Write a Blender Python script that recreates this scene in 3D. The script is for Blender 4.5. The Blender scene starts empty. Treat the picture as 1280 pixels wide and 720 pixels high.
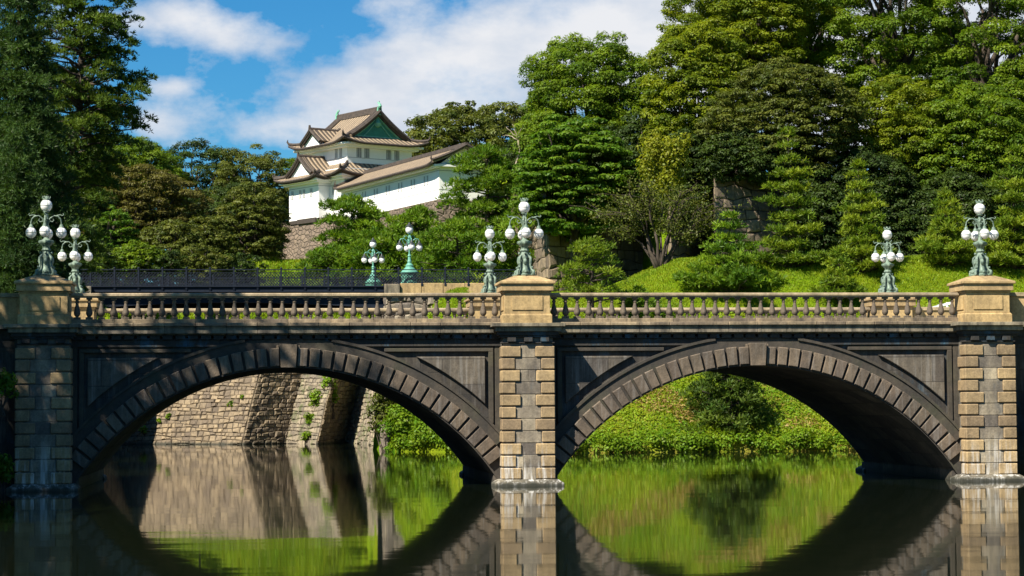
import bpy, math, random
import numpy as np
from math import sin, cos, tan, pi, radians, sqrt, atan2
from mathutils import Matrix, Vector

# ------------------------------------------------------------------ camera, sky, sun, exposure
SC = bpy.context.scene
COL = SC.collection
F_PX, CAM_D, CAM_H, YAW, PITCH, ROLL = 2752.0, 82.36, 2.895, 0.1132, 0.0545, 0.0067
def basis():
    def w2c(v):
        x, y, z = v
        x, y = x*cos(YAW)-y*sin(YAW), x*sin(YAW)+y*cos(YAW)
        y, z = y*cos(PITCH)+z*sin(PITCH), -y*sin(PITCH)+z*cos(PITCH)
        x, z = x*cos(ROLL)-z*sin(ROLL), x*sin(ROLL)+z*cos(ROLL)
        return x, y, z
    c = [w2c(e) for e in ((1,0,0),(0,1,0),(0,0,1))]
    return [Vector([c[k][i] for k in range(3)]) for i in range(3)]      # right, forward, up
RT, FW, UP = basis()
cam = bpy.data.objects.new('camera', bpy.data.cameras.new('camera'))
COL.objects.link(cam)
M = Matrix.Identity(4)
for i in range(3):
    M[i][0], M[i][1], M[i][2] = RT[i], UP[i], -FW[i]
M[0][3], M[1][3], M[2][3] = 0.0, -CAM_D, CAM_H
cam.matrix_world = M
cam.data.sensor_width = 36.0
cam.data.lens = F_PX/1280*36
cam.data.clip_start = 0.5
cam.data.clip_end = 5000
SC.camera = cam
def at(u, v, Y):                       # a point of the place at depth Y that the lens sees at a photo pixel
    r = RT*((u-640)/F_PX) + FW + UP*((360-v)/F_PX)
    t = (Y+CAM_D)/r.y
    return Vector((r.x*t, Y, CAM_H+r.z*t))
def mpp(Y, u=640):                     # metres per photo pixel at depth Y
    d = at(u, 500, Y) - Vector((0, -CAM_D, CAM_H))
    return d.dot(FW)/F_PX

SUN_AZ, SUN_EL = radians(49), radians(47)      # the sun stands to the left behind the camera
SDIR = Vector((-sin(SUN_AZ)*cos(SUN_EL), -cos(SUN_AZ)*cos(SUN_EL), sin(SUN_EL)))
sun = bpy.data.objects.new('sun', bpy.data.lights.new('sun', 'SUN'))
COL.objects.link(sun)
sun.data.energy = 5.0
sun.data.angle = radians(0.53)
sun.data.color = (1.0, 0.93, 0.80)
sun.rotation_euler = SDIR.to_track_quat('Z', 'Y').to_euler()
SC.view_settings.view_transform = 'Standard'
SC.view_settings.look = 'None'
SC.view_settings.gamma = 1
SC.view_settings.exposure = 1.08
SC.view_settings.use_curve_mapping = False
SC.cycles.use_denoising = True
SC.cycles.max_bounces = 8
SC.cycles.transparent_max_bounces = 4
SC.cycles.sample_clamp_indirect = 6

# ------------------------------------------------------------------ node helpers
class NT:
    def __init__(s, tree):
        s.t = tree; s.n = tree.nodes; s.l = tree.links
    def new(s, kind, ins=None, **attrs):
        nd = s.n.new('ShaderNode'+kind)
        for k, v in attrs.items(): setattr(nd, k, v)
        for k, v in (ins or {}).items(): s.put(nd.inputs[k], v)
        return nd
    def put(s, sock, v):
        if isinstance(v, bpy.types.NodeSocket): s.l.new(v, sock)
        elif isinstance(v, (tuple, list)) and len(v) == 3 and sock.type == 'RGBA': sock.default_value = (*v, 1)
        else: sock.default_value = v
    def math(s, op, a, b=0.0, c=0.0, clamp=False):
        nd = s.new('Math', operation=op, use_clamp=clamp)
        for i, v in enumerate((a, b, c)): s.put(nd.inputs[i], v)
        return nd.outputs[0]
    def mix(s, f, a, b, mode='MIX'):
        nd = s.new('Mix', data_type='RGBA', blend_type=mode)
        s.put(nd.inputs[0], f); s.put(nd.inputs[6], a); s.put(nd.inputs[7], b)
        return nd.outputs[2]
    def ramp(s, f, lo, hi):            # clamped linear 0..1
        nd = s.new('MapRange', {0: f, 1: lo, 2: hi, 3: 0.0, 4: 1.0}); nd.clamp = True
        return nd.outputs[0]
    def noise(s, vec, scale, detail=4, rough=.55, **k):
        nd = s.new('TexNoise', {'Vector': vec, 'Scale': scale, 'Detail': detail, 'Roughness': rough}, **k)
        return nd.outputs[0]
    def vec(s, v, sc=(1,1,1), loc=(0,0,0)):
        nd = s.new('Mapping', {'Vector': v, 'Scale': sc, 'Location': loc})
        return nd.outputs[0]
    def geo(s): return s.new('NewGeometry')
    def bump(s, h, dist=.02, strength=1.0):
        return s.new('Bump', {'Height': h, 'Distance': dist, 'Strength': strength}).outputs[0]

def material(name):
    m = bpy.data.materials.new(name); m.use_nodes = True
    nt = NT(m.node_tree); nt.n.clear()
    out = nt.new('OutputMaterial')
    b = nt.new('BsdfPrincipled')
    nt.l.new(b.outputs[0], out.inputs[0])
    return m, nt, b, out

# ------------------------------------------------------------------ world
W = bpy.data.worlds.new('World'); SC.world = W; W.use_nodes = True
def build_world():
    nt = NT(W.node_tree); nt.n.clear()
    out = nt.new('OutputWorld'); bg = nt.new('Background')
    sky = nt.new('TexSky', sky_type='NISHITA', sun_disc=False)
    sky.sun_elevation = SUN_EL; sky.sun_rotation = atan2(SDIR.x, SDIR.y)
    sky.air_density = 1.0; sky.dust_density = 0.4; sky.ozone_density = 2.5
    tc = nt.new('TexCoord').outputs['Generated']
    sp = nt.new('SeparateXYZ', {0: tc})
    x, y, z = sp.outputs
    az = nt.math('ARCTAN2', x, y)      # 0 = along the bridge axis, + to the right
    el = nt.math('ARCSINE', z)
    # cloud field over the real sky dome
    v = nt.vec(tc, (1, 1, 2.0))
    big = nt.noise(v, 9.0, 6, .55)
    det = nt.noise(nt.vec(tc, (1, 1, 1.5), (3, 1, 0)), 34.0, 7, .6)
    def blob(a, e, ra, re, amp):       # one bank of cloud, centred at azimuth a, elevation e (degrees)
        da = nt.math('DIVIDE', nt.math('SUBTRACT', az, radians(a)), radians(ra))
        de = nt.math('DIVIDE', nt.math('SUBTRACT', el, radians(e)), radians(re))
        r2 = nt.math('ADD', nt.math('MULTIPLY', da, da), nt.math('MULTIPLY', de, de))
        return nt.math('MULTIPLY', nt.math('EXPONENT', nt.math('MULTIPLY', r2, -1.0)), amp)
    banks = 0.0
    for b in BANKS: banks = nt.math('ADD', banks, blob(*b))
    far = nt.ramp(nt.math('ABSOLUTE', nt.math('SUBTRACT', az, radians(3))), .25, .6)     # broken cloud elsewhere
    hi = nt.ramp(el, .22, .4)
    base = nt.math('MULTIPLY', nt.math('MAXIMUM', far, hi), .14)
    dens = nt.math('ADD', nt.math('ADD', banks, base), nt.math('MULTIPLY', nt.math('SUBTRACT', big, .5), 1.5))
    dens = nt.math('ADD', dens, nt.math('MULTIPLY', nt.math('SUBTRACT', det, .5), 1.15))
    mask = nt.ramp(dens, .26, 1.0)
    soft = nt.math('MULTIPLY', mask, nt.math('SUBTRACT', 2.0, mask))
    # sunlit billows and greyer undersides of the clouds themselves
    lit = nt.ramp(nt.math('ADD', nt.noise(nt.vec(tc, (1, 1, 2.2), (0, 0, .012)), 22.0, 5, .55), nt.math('MULTIPLY', dens, .25)), .42, .86)
    ccol = nt.mix(lit, (4.7, 5.6, 7.0), (7.9, 8.05, 8.4))
    hs = nt.new('HueSaturation', {'Hue': .49, 'Saturation': 1.35, 'Value': .88, 'Color': sky.outputs[0]}).outputs[0]
    blue = nt.mix(1.0, hs, (0.46, .93, 1.22), 'MULTIPLY')
    c = nt.mix(soft, blue, ccol)
    nt.put(bg.inputs[0], c); bg.inputs[1].default_value = 0.05
    nt.l.new(bg.outputs[0], out.inputs[0])
# (azimuth, elevation, half-widths, amount)
def azel(u, v):
    d = at(u, v, 100)-Vector((0, -CAM_D, CAM_H)); d.normalize()
    return math.degrees(atan2(d.x, d.y)), math.degrees(math.asin(d.z))
BANKS = []
for u, v, ru, rv, amp in ((560, 62, 90, 26, .62), (740, 40, 130, 50, .62), (455, 112, 80, 26, .44), (570, 130, 190, 60, .52),
                          (200, 160, 44, 24, .85), (225, 22, 70, 24, .55), (290, 45, 26, 16, .35), (450, 150, 130, 36, .22), (345, 58, 50, 18, .34), (345, 165, 50, 18, .26), (215, 108, 22, 10, .45),
                          (520, 0, 110, 25, .4), (820, 10, 70, 30, .2), (1000, 60, 200, 110, .8), (1230, 90, 170, 130, .8), (20, 60, 90, 80, .45)):
    a, e = azel(u, v); k = math.degrees(1/F_PX)
    BANKS.append((a, e, ru*k*1.2, rv*k*1.2, amp))
build_world()

# ------------------------------------------------------------------ mesh and object helpers
class MB:
    def __init__(s): s.v = []; s.f = []
    def add(s, vs, fs):
        o = len(s.v); s.v += [tuple(v) for v in vs]; s.f += [tuple(i+o for i in f) for f in fs]
        return s
    def box(s, x0, x1, y0, y1, z0, z1, tx=0, ty=0):      # tx, ty: how much the top is drawn in on each side
        return s.add([(x0,y0,z0),(x1,y0,z0),(x1,y1,z0),(x0,y1,z0),(x0+tx,y0+ty,z1),(x1-tx,y0+ty,z1),(x1-tx,y1-ty,z1),(x0+tx,y1-ty,z1)],
                     [(0,3,2,1),(4,5,6,7),(0,1,5,4),(1,2,6,5),(2,3,7,6),(3,0,4,7)])
    def prism(s, poly, a, b, axis='x'):                   # poly of (p, q) drawn along an axis from a to b
        n = len(poly)
        P = (lambda t, p, q: (t, p, q)) if axis == 'x' else ((lambda t, p, q: (p, t, q)) if axis == 'y' else (lambda t, p, q: (p, q, t)))
        vs = [P(a, *p) for p in poly]+[P(b, *p) for p in poly]
        fs = [(i, (i+1) % n, n+(i+1) % n, n+i) for i in range(n)]+[tuple(range(n))[::-1], tuple(range(n, 2*n))]
        return s.add(vs, fs)
    def lathe(s, prof, seg=12, c=(0,0,0), mod=None):
        n = len(prof); vs = []
        for k in range(seg):
            a = 2*pi*k/seg
            for i, (r, z) in enumerate(prof):
                rr = r*(1+(mod(a, z) if mod else 0))
                vs.append((c[0]+rr*cos(a), c[1]+rr*sin(a), c[2]+z))
        fs = []
        for k in range(seg):
            q = (k+1) % seg
            for i in range(n-1): fs.append((k*n+i, q*n+i, q*n+i+1, k*n+i+1))
        fs.append(tuple(k*n+n-1 for k in range(seg))); fs.append(tuple(k*n for k in range(seg))[::-1])
        return s.add(vs, fs)
    def tube(s, pts, rad, seg=6):
        pts = [Vector(p) for p in pts]; n = len(pts)
        if not hasattr(rad, '__len__'): rad = [rad]*n
        vs = []; prev = None
        for i, p in enumerate(pts):
            d = (pts[min(i+1, n-1)]-pts[max(i-1, 0)]).normalized()
            a = d.cross(Vector((0,0,1)) if abs(d.z) < .9 else Vector((1,0,0))).normalized() if prev is None else (prev-d*prev.dot(d)).normalized()
            prev = a; b = d.cross(a)
            for k in range(seg):
                t = 2*pi*k/seg
                vs.append(p+(a*cos(t)+b*sin(t))*rad[i])
        fs = [(i*seg+k, i*seg+(k+1) % seg, (i+1)*seg+(k+1) % seg, (i+1)*seg+k) for i in range(n-1) for k in range(seg)]
        fs += [tuple(range(seg))[::-1], tuple((n-1)*seg+k for k in range(seg))]
        return s.add(vs, fs)
    def ball(s, c, r, seg=14, ring=8, sz=1.0):
        prof = [(max(1e-4, r*sin(pi*i/ring)), -r*sz*cos(pi*i/ring)) for i in range(ring+1)]
        return s.lathe(prof, seg, c)
    def xf(s, m):
        s.v = [tuple(m @ Vector(v)) for v in s.v]; return s
    def build(s, name, mat, parent=None, smooth=False, bevel=0, angle=None):
        me = bpy.data.meshes.new(name); me.from_pydata(s.v, [], s.f); me.update()
        if smooth: me.polygons.foreach_set('use_smooth', [True]*len(me.polygons))
        if angle is not None:
            me.polygons.foreach_set('use_smooth', [True]*len(me.polygons)); me.set_sharp_from_angle(angle=radians(angle))
        me.materials.append(mat)
        o = bpy.data.objects.new(name, me); COL.objects.link(o)
        if parent is not None: o.parent = parent
        if bevel:
            b = o.modifiers.new('bevel', 'BEVEL'); b.width = bevel; b.segments = 1; b.limit_method = 'ANGLE'; b.angle_limit = radians(40)
        return o
def tag(o, label=None, cat=None, group=None, kind=None):
    for k, v in (('label', label), ('category', cat), ('group', group), ('kind', kind)):
        if v: o[k] = v
    return o
def empty(name, loc=(0,0,0), rz=0.0, **k):
    o = bpy.data.objects.new(name, None); COL.objects.link(o)
    o.location = loc; o.rotation_euler = (0, 0, rz); o.empty_display_size = .3
    return tag(o, **k)
def copy_tree(o, parent=None):
    kids = [c for c in o.children]
    c = o.copy(); COL.objects.link(c)
    if parent is not None: c.parent = parent
    for k in kids: copy_tree(k, c)
    return c

# ------------------------------------------------------------------ materials
def stone(name, cols, island=.25, stain=.5, dark=(.02,.02,.022), scale=1.0, bump=.012, rough=.85, blocks=None, streak=.5, moss=0., lime=None, blue=0., damp=False, limek=.85):
    m, nt, b, out = material(name)
    g = nt.geo(); P = nt.new('TexCoord').outputs['Object']
    n1 = nt.noise(P, 1.1*scale, 6, .6)
    col = nt.mix(nt.ramp(n1, .3, .7), cols[0], cols[1])
    rnd = g.outputs['Random Per Island']
    hv = None
    if blocks:                                    # coursed ashlar joints in the material (x along the wall, z up)
        w, h = blocks
        sp = nt.new('SeparateXYZ', {0: P})
        xx = nt.math('ADD', sp.outputs[0], sp.outputs[1])
        vv = nt.new('CombineXYZ', {0: xx, 1: sp.outputs[2], 2: 0.0}).outputs[0]
        br = nt.new('TexBrick', {'Vector': vv, 'Scale': 1.0, 'Color1': (0,0,0), 'Color2': (1,1,1), 'Mortar': (.5,.5,.5), 'Mortar Size': .012, 'Mortar Smooth': .3, 'Brick Width': w, 'Row Height': h})
        rnd = nt.new('SeparateColor', {0: br.outputs[0]}).outputs[0]; hv = br.outputs[1]
    v = nt.math('ADD', nt.math('MULTIPLY', nt.math('SUBTRACT', rnd, .5), island), 1.0)
    col = nt.mix(1.0, col, nt.new('CombineColor', {0: v, 1: v, 2: nt.math('ADD', v, nt.math('MULTIPLY', nt.math('SUBTRACT', rnd, .5), -.12))}).outputs[0], 'MULTIPLY')
    # rain streaks and soot patches (stretched down the wall)
    st = nt.noise(nt.vec(P, (2.2, 2.2, .28)), 1.6*scale, 5, .65)
    pa = nt.noise(P, .55*scale, 5, .6)
    s = nt.math('ADD', nt.math('MULTIPLY', nt.ramp(st, .43, .62), streak), nt.math('MULTIPLY', nt.ramp(pa, .44, .62), 1-streak))
    col = nt.mix(nt.math('MULTIPLY', s, stain, clamp=True), col, dark)
    if blue:                                      # bluish lichen bloom
        bb = nt.ramp(nt.noise(nt.vec(P, (1.3,1.3,.5), (7,3,1)), 1.1, 5, .65), .54, .66)
        col = nt.mix(nt.math('MULTIPLY', bb, blue), col, (.035, .10, .16))
    fine = nt.noise(P, 14*scale, 5, .7)
    col = nt.mix(nt.math('MULTIPLY', nt.ramp(fine, .38, .66), .55), col, nt.mix(.55, col, (0,0,0)))
    mid = nt.noise(nt.vec(P, (1, 1, .8), (rough*3, island*5, 2)), 4.2*scale, 6, .72)
    col = nt.mix(1.0, col, nt.new('CombineColor', {0: nt.math('ADD', .42, nt.math('MULTIPLY', mid, 1.16)), 1: nt.math('ADD', .40, nt.math('MULTIPLY', mid, 1.18)), 2: nt.math('ADD', .34, nt.math('MULTIPLY', mid, 1.24))}).outputs[0], 'MULTIPLY')
    sz = nt.new('SeparateXYZ', {0: P}).outputs[2]
    if lime is not None:                          # white lime runs near the water
        hgt = nt.ramp(sz, lime, .3)
        ln = nt.ramp(nt.noise(nt.vec(P, (5.5, 5.5, .35), (1,0,2)), 1.0, 5, .7), .50, .62)
        col = nt.mix(nt.math('MULTIPLY', nt.math('MULTIPLY', ln, hgt), limek), col, (.62, .60, .56))
    if moss:
        up = nt.ramp(nt.noise(P, .9, 5, .6), .5, .66)
        col = nt.mix(nt.math('MULTIPLY', up, moss), col, (.06, .085, .02))
    if damp:
        wz = nt.math('ADD', sz, nt.math('MULTIPLY', nt.math('SUBTRACT', nt.noise(nt.vec(P, (1, 1, .2)), 2.2, 5, .7), .5), .55))
        col = nt.mix(nt.math('MULTIPLY', nt.ramp(wz, .26, .05), .9), col, (.022,.024,.016))
    if hv is not None: col = nt.mix(nt.math('MULTIPLY', hv, .6), col, (.015,.014,.013))
    nt.put(b.inputs['Base Color'], col); b.inputs['Roughness'].default_value = rough
    h = nt.math('ADD', nt.math('MULTIPLY', mid, 1.2), nt.math('MULTIPLY', fine, .4))
    if hv is not None: h = nt.math('SUBTRACT', h, nt.math('MULTIPLY', hv, 1.2))
    nt.put(b.inputs['Normal'], nt.bump(h, bump))
    return m

def rubble(name, c1, c2, joint, scale=1.6, flat=(1,1,1), depth=.09, moss=0., tint=None):   # fitted field stones: cells with dark joints
    m, nt, b, out = material(name)
    P = nt.new('TexCoord').outputs['Object']
    wob = nt.new('TexNoise', {'Vector': P, 'Scale': 2.2, 'Detail': 2}).outputs[1]
    PV = nt.mix(.09, nt.vec(P, flat), wob)
    vo = nt.new('TexVoronoi', {'Vector': PV, 'Scale': scale, 'Randomness': .8}, feature='F1')
    ed = nt.new('TexVoronoi', {'Vector': PV, 'Scale': scale, 'Randomness': .8}, feature='DISTANCE_TO_EDGE').outputs[0]
    rn = nt.new('SeparateColor', {0: vo.outputs['Color']})
    col = nt.mix(rn.outputs[0], c1, c2)
    if tint: col = nt.mix(nt.math('MULTIPLY', nt.ramp(rn.outputs[1], .6, .9), .7), col, tint)
    fine = nt.noise(P, 7, 6, .7)
    col = nt.mix(nt.math('MULTIPLY', nt.ramp(fine, .35, .75), .45), col, nt.mix(.6, col, (0,0,0)))
    pa = nt.ramp(nt.noise(P, .28, 5, .65), .42, .7)
    col = nt.mix(nt.math('MULTIPLY', pa, .35), col, nt.mix(.55, col, (.03,.02,.012)))
    if moss:
        mo = nt.ramp(nt.noise(nt.vec(P, (1,1,.6)), .55, 6, .65), .52, .64)
        col = nt.mix(nt.math('MULTIPLY', mo, moss), col, (.10, .15, .015))
    e = nt.ramp(ed, .0, .07)
    col = nt.mix(e, joint, col)
    nt.put(b.inputs['Base Color'], col); b.inputs['Roughness'].default_value = .9
    hh = nt.math('ADD', nt.math('MULTIPLY', nt.ramp(ed, .0, .16), 1.0), nt.math('MULTIPLY', fine, .35))
    hh = nt.math('ADD', hh, nt.math('MULTIPLY', rn.outputs[2], .5))
    nt.put(b.inputs['Normal'], nt.bump(hh, depth))
    return m

def leafmat(name, base, light, trans=.28, rough=.5, hue=.03):
    m, nt, b, out = material(name)
    tone = nt.new('Attribute', attribute_name='tone').outputs['Fac']
    col = nt.mix(tone, base, light)
    rnd = nt.geo().outputs['Random Per Island']
    hs = nt.new('HueSaturation', {'Hue': nt.math('ADD', .5, nt.math('MULTIPLY', nt.math('SUBTRACT', rnd, .5), hue)), 'Saturation': 1.0,
                                  'Value': nt.math('ADD', .78, nt.math('MULTIPLY', rnd, .44)), 'Color': col}).outputs[0]
    nt.put(b.inputs['Base Color'], hs); b.inputs['Roughness'].default_value = rough
    b.inputs['Specular IOR Level'].default_value = .18
    tr = nt.new('BsdfTranslucent', {'Color': nt.mix(1.0, hs, (1.5, 1.5, .5), 'MULTIPLY')})
    mx = nt.new('MixShader', {0: trans, 1: b.outputs[0], 2: tr.outputs[0]})
    nt.l.new(mx.outputs[0], out.inputs[0])
    return m

def plain(name, col, rough=.6, metal=0., var=.25, scale=3., bump=.004, spec=.5, col2=None):
    m, nt, b, out = material(name)
    P = nt.new('TexCoord').outputs['Object']
    n = nt.noise(P, scale, 5, .65)
    c2 = col2 or tuple(c*(1-var) for c in col)
    nt.put(b.inputs['Base Color'], nt.mix(nt.ramp(n, .35, .65), col, c2))
    b.inputs['Roughness'].default_value = rough; b.inputs['Metallic'].default_value = metal; b.inputs['Specular IOR Level'].default_value = spec
    if bump: nt.put(b.inputs['Normal'], nt.bump(nt.noise(P, scale*5, 4, .6), bump))
    return m

TAN = ((.52,.365,.175), (.40,.28,.135))
M_ped = stone('sandstone pedestal', TAN, island=.2, stain=.55, dark=(.10,.072,.042), streak=.55, bump=.008)
M_quoin = stone('sandstone quoin', damp=True, cols=((.40,.285,.15),(.30,.215,.12)), island=.5, stain=.5, dark=(.075,.055,.038), streak=.4, lime=1.7, bump=.02)
M_shaft = stone('granite shaft', damp=True, cols=((.20,.18,.15),(.13,.115,.098)), island=.5, stain=.6, dark=(.045,.042,.04), streak=.4, lime=2.2, bump=.015, blue=.3)
M_fill = stone('granite pier block', damp=True, cols=((.34,.285,.205),(.19,.158,.122)), island=1.0, stain=.65, dark=(.055,.05,.047), streak=.4, lime=1.9, bump=.015, blue=.3)
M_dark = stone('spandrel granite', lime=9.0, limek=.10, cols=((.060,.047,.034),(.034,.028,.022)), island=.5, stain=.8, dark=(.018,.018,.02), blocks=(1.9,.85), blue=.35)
M_panel = stone('panel granite', lime=9.0, limek=.22, cols=((.125,.102,.078),(.078,.065,.052)), island=.7, stain=.55, dark=(.035,.033,.03), blocks=(2.1,.95), streak=.6, moss=0)
M_vous = stone('voussoir granite', damp=True, lime=9.0, limek=.12, cols=((.165,.122,.085),(.105,.08,.058)), island=.55, stain=.5, dark=(.04,.035,.03), streak=.3, bump=.02)
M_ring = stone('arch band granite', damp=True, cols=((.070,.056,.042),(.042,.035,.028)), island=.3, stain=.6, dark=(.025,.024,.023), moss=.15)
M_barrel = stone('barrel granite', damp=True, cols=((.135,.11,.085),(.085,.07,.056)), island=.9, stain=.6, dark=(.02,.02,.02), blocks=(1.6,.5))
M_cornice = stone('cornice granite', ((.30,.25,.18),(.17,.145,.108)), island=.35, stain=.92, dark=(.035,.033,.03), streak=.75, moss=.12)
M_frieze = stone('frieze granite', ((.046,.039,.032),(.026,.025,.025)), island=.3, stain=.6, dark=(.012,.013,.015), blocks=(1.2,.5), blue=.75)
M_rail = stone('rail granite', ((.44,.345,.22),(.31,.245,.16)), island=.3, stain=.55, dark=(.05,.043,.032), streak=.35)
M_kerb = stone('parapet base granite', ((.34,.26,.165),(.20,.155,.105)), island=.45, stain=.9, dark=(.06,.048,.036), streak=.6)
M_field = stone('fitted field stones', damp=True, cols=((.275,.21,.135),(.18,.138,.092)), island=.8, stain=.35, dark=(.10,.075,.05), streak=.3, bump=.03)
M_field_moss = stone('mossy field stones', ((.30,.25,.18),(.20,.165,.12)), island=.7, stain=.35, dark=(.10,.08,.05), streak=.3, bump=.03, moss=.85)
M_fort = stone('rampart stones', ((.27,.205,.14),(.16,.125,.09)), island=.7, stain=.5, dark=(.05,.042,.033), streak=.5, bump=.03)
M_abut2 = stone('abutment stones', ((.30,.25,.19),(.19,.16,.125)), island=.7, stain=.5, dark=(.06,.05,.04), bump=.03)
M_joint = plain('earth joint', (.045,.034,.022), .95)
M_balus = stone('baluster granite', ((.170,.132,.094),(.105,.082,.06)), island=.5, stain=.6, dark=(.035,.03,.026), streak=.4, scale=2.2)
M_plinth = stone('plinth granite', damp=True, cols=((.22,.19,.145),(.13,.112,.09)), island=.5, stain=.8, dark=(.03,.03,.026), lime=.9)
M_wall = rubble('moat wall stones', (.36,.28,.18), (.24,.18,.115), (.11,.08,.05), 2.3, (.8,.8,1.35), .14, tint=(.40,.34,.25))
M_wallm = rubble('moat wall mossy', (.40,.32,.22), (.25,.20,.14), (.08,.065,.04), 2.2, (.8,.8,1.3), .14, moss=.8)
M_hillwall = rubble('hill wall stones', (.27,.205,.135), (.15,.115,.08), (.03,.024,.018), 1.05, (.75,.75,1.5), .08)
M_base = rubble('keep base stones', (.215,.16,.115), (.15,.112,.082), (.08,.06,.045), 1.9, (.8,.8,1.25), .12)
M_rock = rubble('bank rock', (.34,.28,.20), (.20,.165,.12), (.05,.042,.03), 1.9, (1,1,1), .15, moss=.55)
M_abut = rubble('abutment stones', (.30,.255,.20), (.19,.165,.13), (.02,.018,.015), 1.3, (1,1,1.2), .12)
M_copper = plain('verdigris copper', (.205,.275,.205), .6, .0, col2=(.055,.09,.07), scale=9, bump=.01)
M_green = plain('green painted iron', (.13,.36,.27), .5, col2=(.08,.23,.18), scale=6)
M_iron = plain('dark blue iron', (.012,.018,.032), .6, .0, col2=(.008,.011,.019), spec=.2, scale=4)
M_cap = plain('black lamp cap', (.03,.035,.035), .4)
def milk():
    m, nt, b, out = material('milk glass')
    b.inputs['Base Color'].default_value = (.92,.90,.89,1); b.inputs['Roughness'].default_value = .3; b.inputs['Specular IOR Level'].default_value = .3
    tr = nt.new('BsdfTranslucent', {'Color': (.9,.88,.86)})
    mx = nt.new('MixShader', {0: .22, 1: b.outputs[0], 2: tr.outputs[0]})
    nt.l.new(mx.outputs[0], out.inputs[0]); return m
M_globe = milk()
M_white = plain('white plaster', (.84,.83,.79), .8, var=.06, scale=.8)
M_plasterline = plain('plaster groove', (.42,.41,.40), .8)
M_wood = plain('window lattice', (.55,.55,.53), .7)
M_dim = plain('window recess', (.10,.11,.115), .5)
M_pediment = plain('copper green pediment', (.035,.23,.14), .6, col2=(.025,.165,.105), scale=1.2)
M_pedtrim = plain('pediment trim', (.16,.42,.28), .6)
M_gapshade = plain('gap shade', (.055,.042,.034), .7)  # flat dark colour, used as shade in the gap below the bay
M_paint = plain('white painted rail', (.8,.8,.78), .5)
M_bark = plain('bark', (.075,.055,.038), .9, col2=(.035,.026,.019), scale=4, bump=.03)
M_deadwood = plain('bleached wood', (.34,.28,.21), .9, col2=(.22,.17,.12), scale=4, bump=.02)
M_slate = plain('dark slate rock', (.03,.028,.026), .8)
M_deck = plain('deck paving', (.30,.27,.22), .9, scale=.8)

def tilemat():
    m, nt, b, out = material('roof tiles')
    uv = nt.new('Attribute', attribute_name='tileuv').outputs['Vector']
    sp = nt.new('SeparateXYZ', {0: uv})
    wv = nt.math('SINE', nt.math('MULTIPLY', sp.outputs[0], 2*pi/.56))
    ro = nt.math('FRACT', nt.math('DIVIDE', sp.outputs[1], .42))
    P = nt.new('TexCoord').outputs['Object']
    n = nt.noise(P, 1.2, 5, .7); n2 = nt.noise(P, 6, 4, .7)
    col = nt.mix(nt.ramp(n, .3, .7), (.38,.28,.175), (.265,.195,.125))
    col = nt.mix(nt.math('MULTIPLY', nt.ramp(n2, .45, .7), .5), col, (.16,.12,.085))
    col = nt.mix(nt.math('MULTIPLY', nt.ramp(wv, .1, -.8), .85), col, (.035,.028,.022))      # darker along the grooves
    col = nt.mix(nt.math('MULTIPLY', nt.ramp(ro, .12, .0), .45), col, (.05,.04,.03))
    nt.put(b.inputs['Base Color'], col); b.inputs['Roughness'].default_value = .75
    nt.put(b.inputs['Normal'], nt.bump(nt.math('ADD', wv, nt.math('MULTIPLY', ro, .5)), .06))
    return m
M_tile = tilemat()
M_ridge = plain('ridge tiles', (.075,.055,.042), .8, col2=(.034,.026,.021), scale=3, bump=.03)

# ------------------------------------------------------------------ ground shape
XC, SP = 9.85, 17.76                        # middle pier, pier spacing
def pl(x, pts):
    xs, ys = zip(*pts); return np.interp(x, xs, ys)
WALLB = [(-13.0, 112.5), (-1.7, 104.0), (2.0, 106.6), (4.5, 102.0), (7.2, 110.0)]      # foot of the zigzag moat wall
LEAN = (2.1, 2.2); WALLH = 8.0
HB = [at(640, 400, 104), at(690, 400, 91), at(815, 400, 97), at(846, 400, 87), at(893, 400, 95), at(905, 400, 85.5), at(1060, 400, 92), at(1100, 400, 86), at(1420, 400, 96)]
HILLB = [(p.x, p.y) for p in HB]
def sm(a, b, x):
    t = np.clip((x-a)/(b-a), 0, 1); return t*t*(3-2*t)
def wob(X, Y):
    return .5*np.sin(X*.37+1.3)*np.cos(Y*.31+.4)+.3*np.sin(X*.83+Y*.6)+.2*np.cos(X*1.7-Y*1.1+2)
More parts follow.
